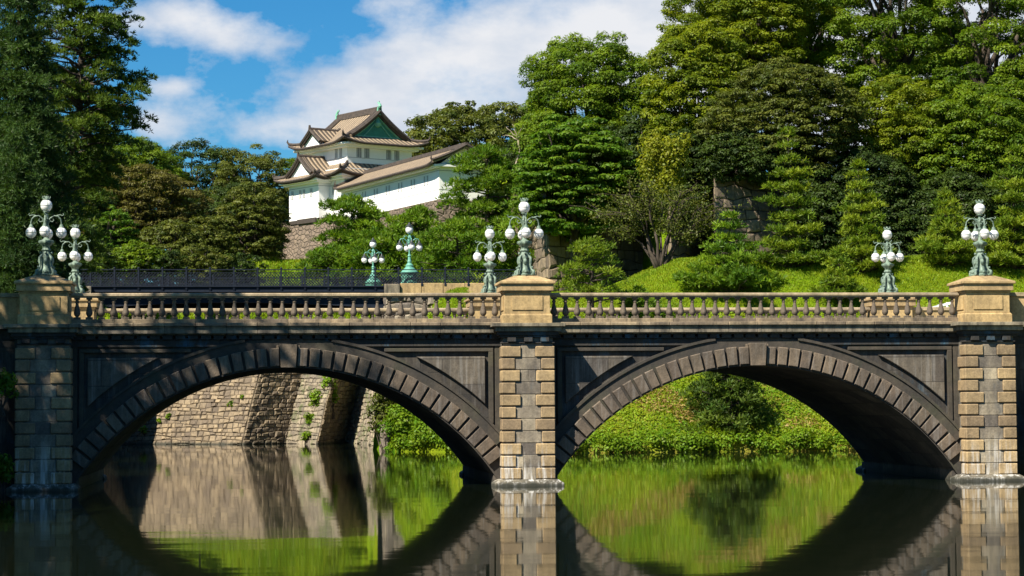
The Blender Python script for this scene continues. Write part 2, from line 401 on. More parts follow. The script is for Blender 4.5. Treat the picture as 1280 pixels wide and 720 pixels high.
def ground_h(X, Y):
    X = np.asarray(X, float); Y = np.asarray(Y, float)
    n = wob(X, Y)
    # right bank, grassy slope to a terrace, retaining wall, wooded mound
    Yb = pl(X, [(5.0, 112), (7.6, 104), (8.3, 79), (8.7, 67.5), (11, 64.8), (14.8, 59), (18, 57), (34, 57), (60, 56), (90, 52)])
    d = Y-Yb
    zt = pl(X, [(8, 11.2), (19, 11.2), (25, 11.3), (31, 14.0), (38, 14.2), (60, 14.0)])
    steep = np.where(X > 14, .74, 1.6)
    slope = .12+steep*np.maximum(d, 0)+.25*n*np.clip(d/4, 0, 1)
    k = 1.2
    hr = -k*np.log(np.exp(-slope/k)+np.exp(-(zt+.2*n)/k))
    hr = np.where(d < 0, np.maximum(-3, d*2.0-.2), hr)
    Yh = pl(X, HILLB)+2.0
    kx = sm(18, 26, X)
    hr = hr+kx*((21.0-zt)*sm(0.5, 2.2, Y-Yh)+np.clip(Y-Yh-3, 0, 60)*.12)+(1-kx)*np.clip((Y-98)/45, 0, 1)*6.0*(d > 0)
    # left / back land
    Yw = pl(X, WALLB)
    Yw = np.maximum(Yw, np.maximum(pl(X-1.2, WALLB), pl(X-2.2, WALLB)))
    e = Y-Yw-3.0
    rise = np.clip(e/30, 0, 1)
    hb = WALLH-.3+rise*(10+.0*X)+.35*n*np.clip(e/4, 0, 1)
    hb = np.where(X < -2, WALLH-.3+rise*pl(X, [(-60, 5), (-12, 6), (-2, 10)])+.35*n*np.clip(e/4, 0, 1), hb)
    hb = np.where(e < 0, -3, hb)
    xb = pl(Y, [(79, 6.5), (79.5, 9.4), (80, 9.4), (100, 8.4), (110, 7.2)])+2.1        # rocky foot below the iron bridge
    hr = np.where((X < xb) & (Y > 79) & (Y < 113.2), -3, hr)
    t = sm(6, 20, X)
    back = hb*(1-t)+hr*t
    h = np.where(X < 7.4, hb, np.where(Y > 113.2, back, hr))
    # left bank beside the water, behind the bridge and in front of it
    xl = pl(Y, [(-90, -13.5), (-8, -11.0), (-3, -10.2), (0, -10.0), (13, -10.0), (16, -12.2), (60, -13.6), (105, -14.6), (120, -15)])
    left = xl-X
    hl = pl(Y, [(-90, 4.6), (-1.5, 4.8), (0, 6.05), (13, 6.1), (40, 7.5), (64, 11.2), (84, 11.3), (105, 9.5), (130, 11)])+.3*n*np.clip(left/4, 0, 1)*np.clip(abs(Y-6.5)-7, 0, 1)
    h = np.where((left > np.where(Y < -.3, 1.9, .9)) & (Y < 116), hl, h)
    # right end of the bridge and the bank behind it
    xr = pl(Y, [(-90, 36), (-1.5, 31.5), (0, 28.75), (13, 28.75), (15, 30.2), (57, 43), (60, 80)])
    hrr = pl(Y, [(-90, 4.6), (-1.5, 4.8), (0, 6.05), (13, 6.1), (30, 6.5), (57, 6.8)])
    hrr = np.where(Y < -1, np.minimum(hrr, np.maximum(-3, (X-xr-.5)*.75+.3*n)), hrr)
    h = np.where((X > xr+.9) & (Y < 60), np.maximum(h, hrr), h)
    return h
def gz(x, y): return float(ground_h(x, y))

# ------------------------------------------------------------------ the ground sheet and the water
def build_ground():
    xs = np.concatenate([np.linspace(-900, -75, 12), np.arange(-70, 105, .7), np.linspace(110, 900, 12)])
    ys = np.concatenate([np.linspace(-500, -35, 10), np.arange(-30, 185, .7), np.linspace(190, 1500, 14)])
    X, Y = np.meshgrid(xs, ys)
    Z = ground_h(X, Y)
    ny, nx = X.shape
    v = np.stack([X, Y, Z], -1).reshape(-1, 3)
    i = np.arange(ny*nx).reshape(ny, nx)
    f = np.stack([i[:-1, :-1], i[:-1, 1:], i[1:, 1:], i[1:, :-1]], -1).reshape(-1, 4)
    me = bpy.data.meshes.new('ground'); fast_mesh(me, v, f)
    me.polygons.foreach_set('use_smooth', [True]*len(f))
    m, nt, b, out = material('grassy ground')
    P = nt.new('TexCoord').outputs['Object']
    n1 = nt.noise(P, .22, 6, .65); n2 = nt.noise(P, 2.6, 6, .7)
    col = nt.mix(nt.ramp(n1, .4, .62), (.12,.205,.006), (.17,.215,.010))
    sx = nt.new('SeparateXYZ', {0: P})
    dry = nt.math('MULTIPLY', nt.ramp(nt.noise(P, .35, 6, .7), .40, .58), nt.math('MULTIPLY', nt.ramp(sx.outputs[0], 12, 16), nt.ramp(sx.outputs[2], 10.5, 8)))
    col = nt.mix(nt.math('MULTIPLY', dry, .85), col, (.25,.165,.048))
    col = nt.mix(nt.math('MULTIPLY', nt.ramp(n2, .4, .7), .5), col, (.05,.085,.008))
    nt.put(b.inputs['Base Color'], col); b.inputs['Roughness'].default_value = 1.0; b.inputs['Specular IOR Level'].default_value = 0.0
    nt.put(b.inputs['Normal'], nt.bump(nt.noise(P, 6, 6, .75), .12))
    me.materials.append(m)
    o = bpy.data.objects.new('ground', me); COL.objects.link(o); o['kind'] = 'structure'
def fast_mesh(me, v, f):
    n, k = f.shape
    me.vertices.add(len(v)); me.vertices.foreach_set('co', np.ascontiguousarray(v, dtype=np.float32).ravel())
    me.loops.add(n*k); me.loops.foreach_set('vertex_index', np.ascontiguousarray(f, dtype=np.int32).ravel())
    me.polygons.add(n); me.polygons.foreach_set('loop_start', np.arange(0, n*k, k, dtype=np.int32))
    me.polygons.foreach_set('loop_total', np.full(n, k, dtype=np.int32))
    me.update(calc_edges=True)
build_ground()
def build_water():
    mb = MB().add([(-400,-420,0),(400,-420,0),(400,135,0),(-400,135,0)], [(0,1,2,3)])
    m, nt, b, out = material('still moat water')
    P = nt.new('TexCoord').outputs['Object']
    b.inputs['Base Color'].default_value = (.006,.009,.004,1)
    b.inputs['IOR'].default_value = 1.36
    gust = nt.ramp(nt.noise(nt.vec(P, (.05,.16,1)), 1.0, 4, .6), .45, .72)
    b.inputs['Roughness'].default_value = .034
    w1 = nt.noise(nt.vec(P, (.35, 1.0, 1)), 1.1, 3, .5)
    w2 = nt.noise(nt.vec(P, (.9, 3.0, 1)), 2.6, 3, .6)
    w3 = nt.noise(nt.vec(P, (.16, .42, 1)), 1.0, 2, .45)
    h = nt.math('ADD', nt.math('ADD', nt.math('MULTIPLY', w3, .0040), nt.math('MULTIPLY', w1, .0011)), nt.math('MULTIPLY', nt.math('MULTIPLY', w2, .00010), nt.math('ADD', .35, gust)))
    nt.put(b.inputs['Normal'], nt.new('Bump', {'Height': h, 'Distance': 1.0, 'Strength': 1.0}).outputs[0])
    o = mb.build('water', m); o['kind'] = 'structure'
build_water()

# ------------------------------------------------------------------ the stone bridge
W_BR, HP, PP = 12.75, .93, .86                     # bridge width, half pier width, how far piers stand out
ARC_Z, R_IN = -4.83, 9.30
br = empty('stone_bridge', (XC, 0, 0), label='two arched stone bridge with balustrades and pale rusticated piers standing in the moat', cat='bridge')
def loc(mb, x=0, y=0, z=0): return mb.xf(Matrix.Translation((x, y, z)))

def quoin_mb(xc, seed, side):
    r = random.Random(seed); mb = MB(); z = .24; n = 0
    H = 5.12/11.3
    while z < 5.05:
        h = min(H, 5.22-z)
        g = .024
        if side == 0:                              # the plain block between the quoins
            w = .27 if n % 2 == 0 else .47
            cuts = [-w, w] if r.random() < .88 else [-w, r.uniform(-.2, .2), w]
            for a_, b_ in zip(cuts[:-1], cuts[1:]):
                mb.box(xc+a_+.004, xc+b_-.004, -PP-.018+r.uniform(-.012, .012), -PP+.02, z+g*.4, z+h-g*.4)
        for s in ((side,) if side else ()):
            wide = (n % 2 == 0)
            w = (.72 if wide else .52)+r.uniform(-.02, .02)
            x0, x1 = (-HP-.07, -HP-.07+w) if s < 0 else (HP+.07-w, HP+.07)
            d = 1.05 if not wide else .62
            if d > PP+.0: d = PP+.02
            mb.box(xc+x0, xc+x1, -PP-.085+r.uniform(-.012, .012), -PP+d, z+g, z+h-g)
        z += H; n += 1
    return mb
def pier(k, mats):
    xq = k*SP
    Mq, Ms, Mc, Mp = mats
    sh = MB().box(xq-HP, xq+HP, -PP, W_BR+PP, -3, 5.52).build('pier_shaft', Ms, br)
    for sd in (-1, 1): quoin_mb(xq, 5+k, sd).build('quoins', Mq, sh, bevel=.03)
    quoin_mb(xq, 15+k, 0).build('pier_blocks', M_fill, sh, bevel=.01)
    for y0, y1 in ((-PP-.32, -PP+1.1), (W_BR+PP-1.1, W_BR+PP+.32)):
        pb = MB()
        pb.box(xq-HP-.36, xq+HP+.36, y0, y1, -2, .11); pb.box(xq-HP-.36, xq+HP+.36, y0, y1, .11, .25, .22, .22)
        pb.build('plinth', M_plinth, sh, bevel=.02)
    for y, sgn in ((-PP, -1), (W_BR+PP, 1)):
        cp = MB(); cd = MB()
        def b(e, z0, z1, m=None):
            a, c = y-e if sgn < 0 else y-.5, y+.5 if sgn < 0 else y+e
            (m or cp).box(xq-HP-e, xq+HP+e, a, c, z0, z1)
        b(.07, 5.30, 5.36, cd); b(.13, 5.52, 5.60, cd); b(.20, 5.60, 5.74, cd); b(.30, 5.743, 5.92); b(.43, 5.92, 6.05)
        for i in (-1, 0, 1): cd.box(xq+i*.62-.16, xq+i*.62+.16, *( (y-.19, y) if sgn < 0 else (y, y+.19)), 5.36, 5.52)
        cp.build('capital', Mc, sh, bevel=.012); cd.build('brackets', M_frieze, sh, bevel=.012)
    for y, sgn in ((-PP+.03, 1), (W_BR+PP-.03, -1)):
        yc = y+sgn*.86
        pd = MB()
        pd.box(xq-.93, xq+.93, yc-.86, yc+.86, 6.053, 6.36); pd.box(xq-.93, xq+.93, yc-.86, yc+.86, 6.36, 6.42, .05, .05)
        pd.box(xq-.86, xq+.86, yc-.79, yc+.79, 6.42, 7.20)
        pd.box(xq-.90, xq+.90, yc-.83, yc+.83, 7.20, 7.27)
        o = pd.build('pedestal', Mp, br, bevel=.012)
        ck = MB()
        ck.box(xq-.98, xq+.98, yc-.91, yc+.91, 7.27, 7.53, 0, 0); ck.box(xq-1.05, xq+1.05, yc-.98, yc+.98, 7.53, 7.62); ck.box(xq-1.05, xq+1.05, yc-.98, yc+.98, 7.62, 7.86, .62, .58)
        ck.build('capstone', Mp, o, bevel=.012)
        pn = MB()
        for ys in (-1, 1):
            yy = yc+ys*.79
            pn.box(xq-.58, xq+.58, min(yy, yy+ys*.035), max(yy, yy+ys*.035), 6.55, 7.08)
        for xs in (-1, 1):
            xx = xq+xs*.86
            pn.box(min(xx, xx+xs*.035), max(xx, xx+xs*.035), yc-.5, yc+.5, 6.55, 7.08)
        pn.build('raised_panel', Mp, o, bevel=.01)
pier(-1, (M_quoin, M_shaft, M_cornice, M_ped))
pier(0, (M_quoin, M_shaft, M_cornice, M_ped))
pier(1, (M_quoin, M_shaft, M_cornice, M_ped))

def arcpt(cx, R, t): return cx+R*sin(t), ARC_Z+R*cos(t)
def ring(mb, cx, r0, r1, y0, y1, t0, t1, n=48):
    vs = []; fs = []
    for i in range(n+1):
        t = t0+(t1-t0)*i/n
        for r, y in ((r0, y0), (r1, y0), (r1, y1), (r0, y1)):
            x, z = arcpt(cx, r, t); vs.append((x, y, z))
    for i in range(n):
        for k in range(4): fs.append((i*4+k, (i+1)*4+k, (i+1)*4+(k+1) % 4, i*4+(k+1) % 4))
    fs += [(3,2,1,0), (n*4, n*4+1, n*4+2, n*4+3)]
    mb.add(vs, fs)
HALF = SP/2-HP                                     # half clear span at the pier faces
def arch(k):
    cx = (k-.5)*SP                                 # relative to the bridge empty
    T = math.asin(min(.999, (HALF+.12)/R_IN))
    T2 = math.asin((HALF+.1)/10.0)
    ba = MB(); ring(ba, cx, R_IN, R_IN+.5, .02, W_BR-.02, -T, T, 64)
    # springing ledge along each foot of the vault
    for s in (-1, 1):
        a, c = sorted((cx+s*(HALF-.28), cx+s*(HALF+.2)))
        ba.box(a, c, .1, W_BR+.35, -2, .42)
    barrel = ba.build('arch_barrel', M_barrel, br, angle=30)
    rb = MB(); ring(rb, cx, R_IN, 9.98, W_BR-.02, W_BR+.05, -T-.02, T+.02); rb.build('arch_face', M_ring, br, angle=30)
    rg = MB(); ring(rg, cx, R_IN, 9.98, -.05, .02, -T-.02, T+.02)
    ring(rg, cx, R_IN-.015, R_IN+.05, -.11, -.05, -T-.02, T+.02)     # the thin lip on the inner edge
    face = rg.build('arch_face', M_ring, br, angle=30)
    vos = {-1: MB(), 1: MB()}; r = random.Random(k+3)
    st = 2.72*pi/180
    def stone_at(vo, t, w, r0, r1, y):
        vs = []
        for yy, q in ((-.05, 1.0), (y+.035, 1.0), (y, .90)):
            for rr, ss in ((r0 if q == 1 else r0+.03, -1), (r1 if q == 1 else r1-.03, -1), (r1 if q == 1 else r1-.03, 1), (r0 if q == 1 else r0+.03, 1)):
                x, z = arcpt(cx, rr, t+ss*w*q/2); vs.append((x, yy, z))
        fs = [(8,9,10,11)]
        for lo in (0, 4):
            for i in range(4): fs.append((lo+i, lo+4+i, lo+4+(i+1) % 4, lo+(i+1) % 4))
        vo.add(vs, [f[::-1] for f in fs])
    i = 0
    while True:
        t = st*(1.12+i)
        if t > T2-.01: break
        for s in (-1, 1): stone_at(vos[s], s*t, st*(.80+r.uniform(-.03, .03)), 9.335, 10.02+r.uniform(-.015, .015), -.20+r.uniform(-.02, .015))
        i += 1
    for s in (-1, 1): vos[s].build('voussoirs', M_vous, face)
    ks = MB()
    for yy0, yy1 in ((-.34, 0),):
        x0, z0 = arcpt(cx, 9.28, -.030); x1, z1 = arcpt(cx, 10.14, -.033)
        ks.prism([(x0, z0), (2*cx-x0, z0), (2*cx-x1, z1), (x1, z1)], yy0, yy1, 'y')
        ks.box(cx-.44, cx-.352, -.16, 0, z0+.06, z1-.03); ks.box(cx+.352, cx+.44, -.16, 0, z0+.06, z1-.03)
    ks.build('keystone', M_vous, face, bevel=.015)
    ar = MB()
    Ta = math.asin((HALF-.02)/10.42)
    ring(ar, cx, 9.98, 10.36, -.035, .14, -Ta-.02, Ta+.02)
    ring(ar, cx, 10.36, 10.46, -.10, .14, -Ta, -.155); ring(ar, cx, 10.36, 10.46, -.10, .14, .155, Ta)
    ar.build('archivolt', M_ring, face, angle=30)
    # spandrel walls (front and back), each a sheet between arch and frieze
    for s in (-1, 1):
        for y0, y1, front in ((.14, .6, True), (W_BR-.6, W_BR-.03, False)):
            vs = []; n = 28; xs = [s*(HALF+.1)*i/n for i in range(n+1)]
            for x in xs:
                zb = ARC_Z+sqrt(max(0, 9.9**2-x*x)) if abs(x) < 9.9 else ARC_Z
                for y, z in ((y0, zb), (y0, 5.3), (y1, 5.3), (y1, zb)): vs.append((cx+x, y, z))
            fs = []
            for i in range(n):
                for q in range(4):
                    f = (i*4+q, (i+1)*4+q, (i+1)*4+(q+1) % 4, i*4+(q+1) % 4); fs.append(f if s < 0 else f[::-1])
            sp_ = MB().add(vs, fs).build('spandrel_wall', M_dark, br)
            if not front: continue
            fr = MB()                              # frame: top strip and pier-side strip
            xo, xi = HALF-.28, HALF-.46
            xt = sqrt(10.46**2-(5.0-ARC_Z)**2)
            a, c = sorted((cx+s*xt, cx+s*xo)); fr.box(a, c, 0, .14, 5.03, 5.16)
            zb = ARC_Z+sqrt(10.5**2-xo**2)
            a, c = sorted((cx+s*xi, cx+s*xo)); fr.box(a, c, 0, .14, zb, 5.027)
            a, c = sorted((cx+s*(xo+.06), cx+s*(HALF+.05))); fr.box(a, c, .05, .14, 0.6, 5.25)
            fr.build('panel_frame', M_ring, sp_, bevel=.012)
            R2 = 10.78; xe = xi-.13; zt = 4.84
            poly = []
            xs0 = sqrt(R2**2-(zt-ARC_Z)**2)
            for i in range(15):
                x = xs0+(xe-xs0)*i/14; poly.append((cx+s*x, ARC_Z+sqrt(R2**2-x*x)))
            poly += [(cx+s*xe, zt)]
            if s > 0: poly = poly[::-1]
            MB().prism(poly, -.01, .14, 'y').build('spandrel_panel', M_panel, sp_, bevel=.02)
for k in (0, 1): arch(k)

def courses():                                     # frieze, dentils, cornice and parapet base of the spans
    x0, x1 = -SP-1.75, SP+1.75
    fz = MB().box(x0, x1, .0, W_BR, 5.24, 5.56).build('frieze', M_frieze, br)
    for a, c in ((-SP+HP, -HP), (HP, SP-HP)):
        dn = MB(); n = int((c-a)/.46); w = (c-a)/n
        for i in range(n): dn.box(a+w*i+.05, a+w*(i+1)-.05, -.10, .0, 5.50, 5.66)
        dn.box(a, c, -.05, 0, 5.66, 5.70)
        dn.build('dentils', M_frieze, fz, bevel=.008)
        for sgn in (-1, 1):
            Y0 = 0 if sgn < 0 else W_BR
            cr = MB(); lp = MB(); n = 14; w = (c-a)/n
            for i in range(n):
                p, q = a+w*i+.003, a+w*(i+1)-.003
                f = lambda e0, z0, z1: cr.box(p, q, *sorted((Y0+sgn*e0, Y0-sgn*.6)), z0, z1)
                f(.10, 5.68, 5.72); f(.26, 5.72, 5.93); f(.29, 5.93, 5.985); lp.box(p, q, *sorted((Y0+sgn*.36, Y0-sgn*.6)), 5.987, 6.115)
            o = cr.build('cornice', M_cornice, br, bevel=.012); lp.build('cornice_lip', M_kerb, o, bevel=.02)
    dk = MB().box(-SP-2.2, SP+2.2, .3, W_BR-.3, 5.6, 6.2).build('roadway', M_deck, br)
    return fz
courses()

def baluster_mb():
    p = [(.085,.0),(.085,.045),(.06,.06),(.055,.09),(.085,.12),(.112,.17),(.115,.22),(.10,.30),(.075,.39),(.055,.47),(.05,.53),(.07,.55),(.07,.58),(.05,.60),(.055,.63),(.08,.66),(.08,.70)]
    mb = MB().lathe(p, 12); mb.box(-.115, .115, -.115, .115, -.001, .07)
    mb.box(-.095, .095, -.095, .095, .64, .705)
    return mb.xf(Matrix.Diagonal((1.08, 1.08, .80/.705, 1)))
bal_proto = None; bal_count = 0
def balustrade(a, c, y, front, individual):
    global bal_proto, bal_count
    rb = MB(); n = 10; w = (c-a)/n
    for i in range(n): rb.box(a+w*i+.002, a+w*(i+1)-.002, y-.16, y+.17, 6.118, 6.27)
    base = MB().add(rb.v, rb.f)
    tr = []
    bs = base.build('balustrade', M_kerb, br, bevel=.012)
    hr = MB(); n = 5; w = (c-a)/n
    for i in range(n):
        prof = [(-.15,7.07),(.15,7.07),(.15,7.10),(.19,7.13),(.19,7.20),(.13,7.235),(-.13,7.235),(-.19,7.20),(-.19,7.13),(-.15,7.10)]
        hr.prism([(y+p, z) for p, z in prof], a+w*i+.002, a+w*(i+1)-.002, 'x')
    hr.build('handrail', M_rail, bs)
    N = 36; w = (c-a)/N; rest = MB(); bm = baluster_mb()
    for i in range(N):
        x = a+w*(i+.5)
        if bal_count < 100 and individual:
            if bal_proto is None: bal_proto = bm.build('baluster', M_balus, bs, angle=35); b = bal_proto
            else: b = bal_proto.copy(); COL.objects.link(b); b.parent = bs
            b.location = (x, y, 6.27); bal_count += 1
        else: rest.add([(p[0]+x, p[1]+y, p[2]+6.27) for p in bm.v], bm.f)
    if rest.v:
        o = rest.build('baluster', M_balus, bs, angle=35); o['kind'] = 'stuff'
balustrade(-SP+.90, -.90, .16, True, True)
balustrade(.90, SP-.90, .16, True, True)
balustrade(.90, SP-.90, W_BR-.16, False, True)
balustrade(-SP+.90, -.90, W_BR-.16, False, False)

def abutments():
    for s, name, lab in ((-1, 'abutment_wall', 'dark stone wall with solid parapet at the shaded left end of the stone bridge'),
                         (1, 'abutment_wall', 'stone wall with solid parapet at the sunny right end of the stone bridge')):
        a, c = (XC-SP-HP-16, XC-SP-HP+.02) if s < 0 else (XC+SP+HP-.02, XC+SP+HP+16)
        r = empty(name, ((a+c)/2, 0, 0), label=lab, cat='wall', kind='thing')
        dx = -(a+c)/2
        for y0, y1 in ((.03, .5), (W_BR-.5, W_BR-.03)):
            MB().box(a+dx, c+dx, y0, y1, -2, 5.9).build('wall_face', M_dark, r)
            MB().box(a+dx, c+dx, y0-.3, y1+.3, 5.905, 6.06).build('cornice', M_cornice, r, bevel=.01)
            pr = MB().box(a+dx, c+dx, y0-.02, y0+.34, 6.063, 7.08).build('parapet', M_ped, r)
            MB().box(a+dx, c+dx, y0-.08, y0+.40, 7.083, 7.235).build('coping', M_rail, pr, bevel=.012)
abutments()
# rough stone flank of the bank against the right abutment
def flank():
    mb = MB(); r = random.Random(4)
    x0 = XC+SP+HP+.12; vs = []; fs = []; nx, nz = 9, 9
    for j in range(nz):
        for i in range(nx):
            z = -1+j*.62; vs.append((x0+i*.9+j*.13, -1.9+j*.22+i*-.25+r.uniform(-.08, .08), z+r.uniform(-.05, .05)))
    for j in range(nz-1):
        for i in range(nx-1): fs.append((j*nx+i, j*nx+i+1, (j+1)*nx+i+1, (j+1)*nx+i))
    n0 = len(vs)
    for i in range(nx): vs.append((x0+i*.9+.9, 0.0, 4.0))
    for i in range(nx-1): fs.append(((nz-1)*nx+i, (nz-1)*nx+i+1, n0+i+1, n0+i))
    for j in range(nz-1): fs.append((j*nx, (j+1)*nx, n0))
    o = mb.add(vs, fs).build('stone_revetment', M_rock)
    tag(o, 'sloping rough stone revetment against the right end of the stone bridge', 'revetment')
flank()

# ------------------------------------------------------------------ lamps on the stone bridge
def gargoyle_lamp(mat):
    r = empty('lamp_standard')
    def mod(a, z): return .22*cos(4*a)*(1 if z < .62 else 0)+.10*cos(8*a+9*z)
    b = MB().lathe([(.34,0),(.36,.05),(.27,.10),(.30,.16),(.22,.26),(.19,.40),(.17,.55),(.20,.66),(.15,.78),(.12,.84),(.16,.90),(.12,.98)], 32, mod=mod)
    for k in range(4):                             # scrolled feet
        a = pi/4+k*pi/2; ca, sa = cos(a), sin(a)
        pts = [(.34*ca,.34*sa,.03),(.44*ca,.44*sa,.07),(.43*ca,.43*sa,.17),(.33*ca,.33*sa,.24),(.27*ca,.27*sa,.38),(.30*ca,.30*sa,.52),(.29*ca,.29*sa,.64),(.20*ca,.20*sa,.72),(.14*ca,.14*sa,.70)]
        b.tube(pts, [.05,.075,.06,.04,.04,.06,.055,.04,.02], 7)
        b.ball((.37*ca,.37*sa,.30), .045, 7, 5)
        a2 = k*pi/2; ca, sa = cos(a2), sin(a2)
        b.ball((.21*ca,.21*sa,.50), .075, 8, 6, 1.6)
        b.ball((.30*ca,.30*sa,.14), .085, 8, 6, .8); b.ball((.20*ca,.20*sa,.80), .05, 7, 5)
    b.build('base', mat, r, angle=50)
    c = MB().lathe([(.13,.97),(.15,1.04),(.24,1.12),(.27,1.17),(.25,1.22),(.15,1.25),(.08,1.30),(.06,1.42),(.065,1.62),(.10,1.68),(.07,1.74),(.05,1.86),(.09,1.93),(.10,1.97),(.06,2.02),(.05,2.16),(.12,2.2),(.12,2.23)], 16, mod=lambda a, z: .10*cos(8*a) if 1.1 < z < 1.23 else 0)
    c.build('stem', mat, r, angle=50)
    for k in range(4):
        a = k*pi/2; ca, sa = cos(a), sin(a)
        pts = [(.05,1.78),(.14,1.98),(.28,2.07),(.42,2.05),(.52,1.96),(.55,1.84),(.55,1.77)]
        am = MB().tube([(p*ca,p*sa,z) for p, z in pts], [.035,.032,.03,.03,.028,.028,.03], 6)
        am.tube([(p*ca,p*sa,z) for p, z in ((.38,2.07),(.50,2.10),(.60,2.07),(.64,2.12),(.60,2.16))], [.025,.022,.02,.018,.012], 5)
        am.tube([(p*ca,p*sa,z) for p, z in ((.10,1.90),(.22,1.86),(.28,1.92),(.24,1.97))], [.022,.02,.018,.012], 5)
        arm = am.build('arm', mat, r, angle=60)
        cp = MB().lathe([(.03,1.78),(.06,1.755),(.07,1.72),(.085,1.70),(.095,1.675),(.10,1.655)][::-1], 10, (.55*ca,.55*sa,0)).build('globe_cap', mat, arm, angle=50)
        globe(mat, r, (.55*ca,.55*sa,1.49))
    g = globe(mat, r, (0,0,2.42), .215)
    fn = MB().lathe([(.06,2.60),(.13,2.62),(.135,2.66),(.10,2.68),(.05,2.70),(.03,2.74),(.0,2.76)], 10)
    for k in range(6):
        a = k*pi/3; fn.tube([(.11*cos(a),.11*sin(a),2.65),(.15*cos(a),.15*sin(a),2.70),(.13*cos(a),.13*sin(a),2.75)], [.02,.018,.01], 5)
    fn.build('finial', mat, r)
    return r
def globe(mat, parent, c, r=.19):
    g = MB().ball(c, r, 18, 12).build('globe', M_globe, parent, smooth=True)
    k = MB()
    for kk in range(2):
        a0 = kk*pi/2+.3
        k.tube([(c[0]+(r+.004)*sin(t)*cos(a0), c[1]+(r+.004)*sin(t)*sin(a0), c[2]+(r+.004)*cos(t)) for t in np.linspace(0, 2*pi, 25)], .007, 4)
    k.tube([(c[0]+(r+.004)*cos(t), c[1]+(r+.004)*sin(t), c[2]) for t in np.linspace(0, 2*pi, 25)], .007, 4)
    k.build('cage', mat, g)
    return g
LAMPS = [(-1, 0, 'ornate five globe lamp standard on the shaded left front pedestal of the stone bridge'),
         (0, 0, 'ornate green five globe lamp on the middle front pedestal of the stone bridge'),
         (1, 0, 'ornate green five globe lamp on the right front pedestal of the stone bridge'),
         (-1, 1, 'ornate five globe lamp on the far left pedestal, just beside and behind the shaded lamp'),
         (0, 1, 'ornate five globe lamp on the far middle pedestal, left of the tallest middle lamp'),
         (1, 1, 'ornate five globe lamp on the far right pedestal, seen above the balustrade before green slope')]
first = gargoyle_lamp(M_copper)
for i, (k, back, lab) in enumerate(LAMPS):
    o = first if i == 0 else copy_tree(first)
    o.scale = (1, 1, 1.08); o.location = (XC+k*SP, (W_BR+PP-.03-.86) if back else (-PP+.03+.86), 7.86)
    tag(o, lab, 'lamp', 'five globe lamps on the stone bridge')

# ------------------------------------------------------------------ moat wall, rampart of the hill
def stonework(mb, q, rows, width, rng, prot=.10, fill=None):
    """Fitted stones over a quad (corner points bottom-left, bottom-right, top-right, top-left), each a faceted block of its own."""
    a, b, c, d = [np.array(p, float) for p in q]
    L = np.linalg.norm(b-a); nrm = np.cross(b-a, d-a); nrm = nrm/np.linalg.norm(nrm)
    if nrm[1] > 0 and abs(nrm[1]) > .05 or (abs(nrm[1]) <= .05 and nrm[0]*fill_side < 0): nrm = -nrm
    ph = rng.uniform(0, 6, 4)
    line = lambda k, s: (k+(.22*sin(s*L*.9+ph[0]+k*1.7)+.14*sin(s*L*2.1+ph[1]+k*2.9) if 0 < k < rows else 0))/rows
    P = lambda s, t: (a*(1-s)+b*s)*(1-t)+(d*(1-s)+c*s)*t
    for k in range(rows):
        s = -rng.uniform(0, .5)*width/L
        while s < 1:
            w = width*rng.uniform(.65, 1.5)/L; s0, s1 = max(s, 0), min(s+w, 1); s += w
            if s1-s0 < .12*width/L: continue
            sk = rng.normal(0, .10)*width/L
            co = [(s0, line(k, s0)), (s1, line(k, s1)), (min(1, s1+(sk if s1 < 1 else 0)), line(k+1, s1)), (max(0, s0+(sk if s0 > 0 else 0)), line(k+1, s0))]
            cs = sum(p[0] for p in co)/4; ct = sum(p[1] for p in co)/4
            o1 = [P(cs+(u-cs)*.97, ct+(t-ct)*.96)-nrm*.06 for u, t in co]
            h = prot*rng.uniform(.35, 1.25)
            o2 = [P(cs+(u-cs)*.93, ct+(t-ct)*.90)+nrm*h*rng.uniform(.25, .6) for u, t in co]
            o3 = [P(cs+(u-cs)*rng.uniform(.55, .75), ct+(t-ct)*rng.uniform(.5, .72))+nrm*h*rng.uniform(.75, 1.15) for u, t in co]
            fs = [(i, (i+1) % 4, 4+(i+1) % 4, 4+i) for i in range(4)]+[(4+i, 4+(i+1) % 4, 8+(i+1) % 4, 8+i) for i in range(4)]+[(8, 9, 10, 11)]
            mb.add(o1+o2+o3, fs)
fill_side = -1
SRNG = np.random.default_rng(77)
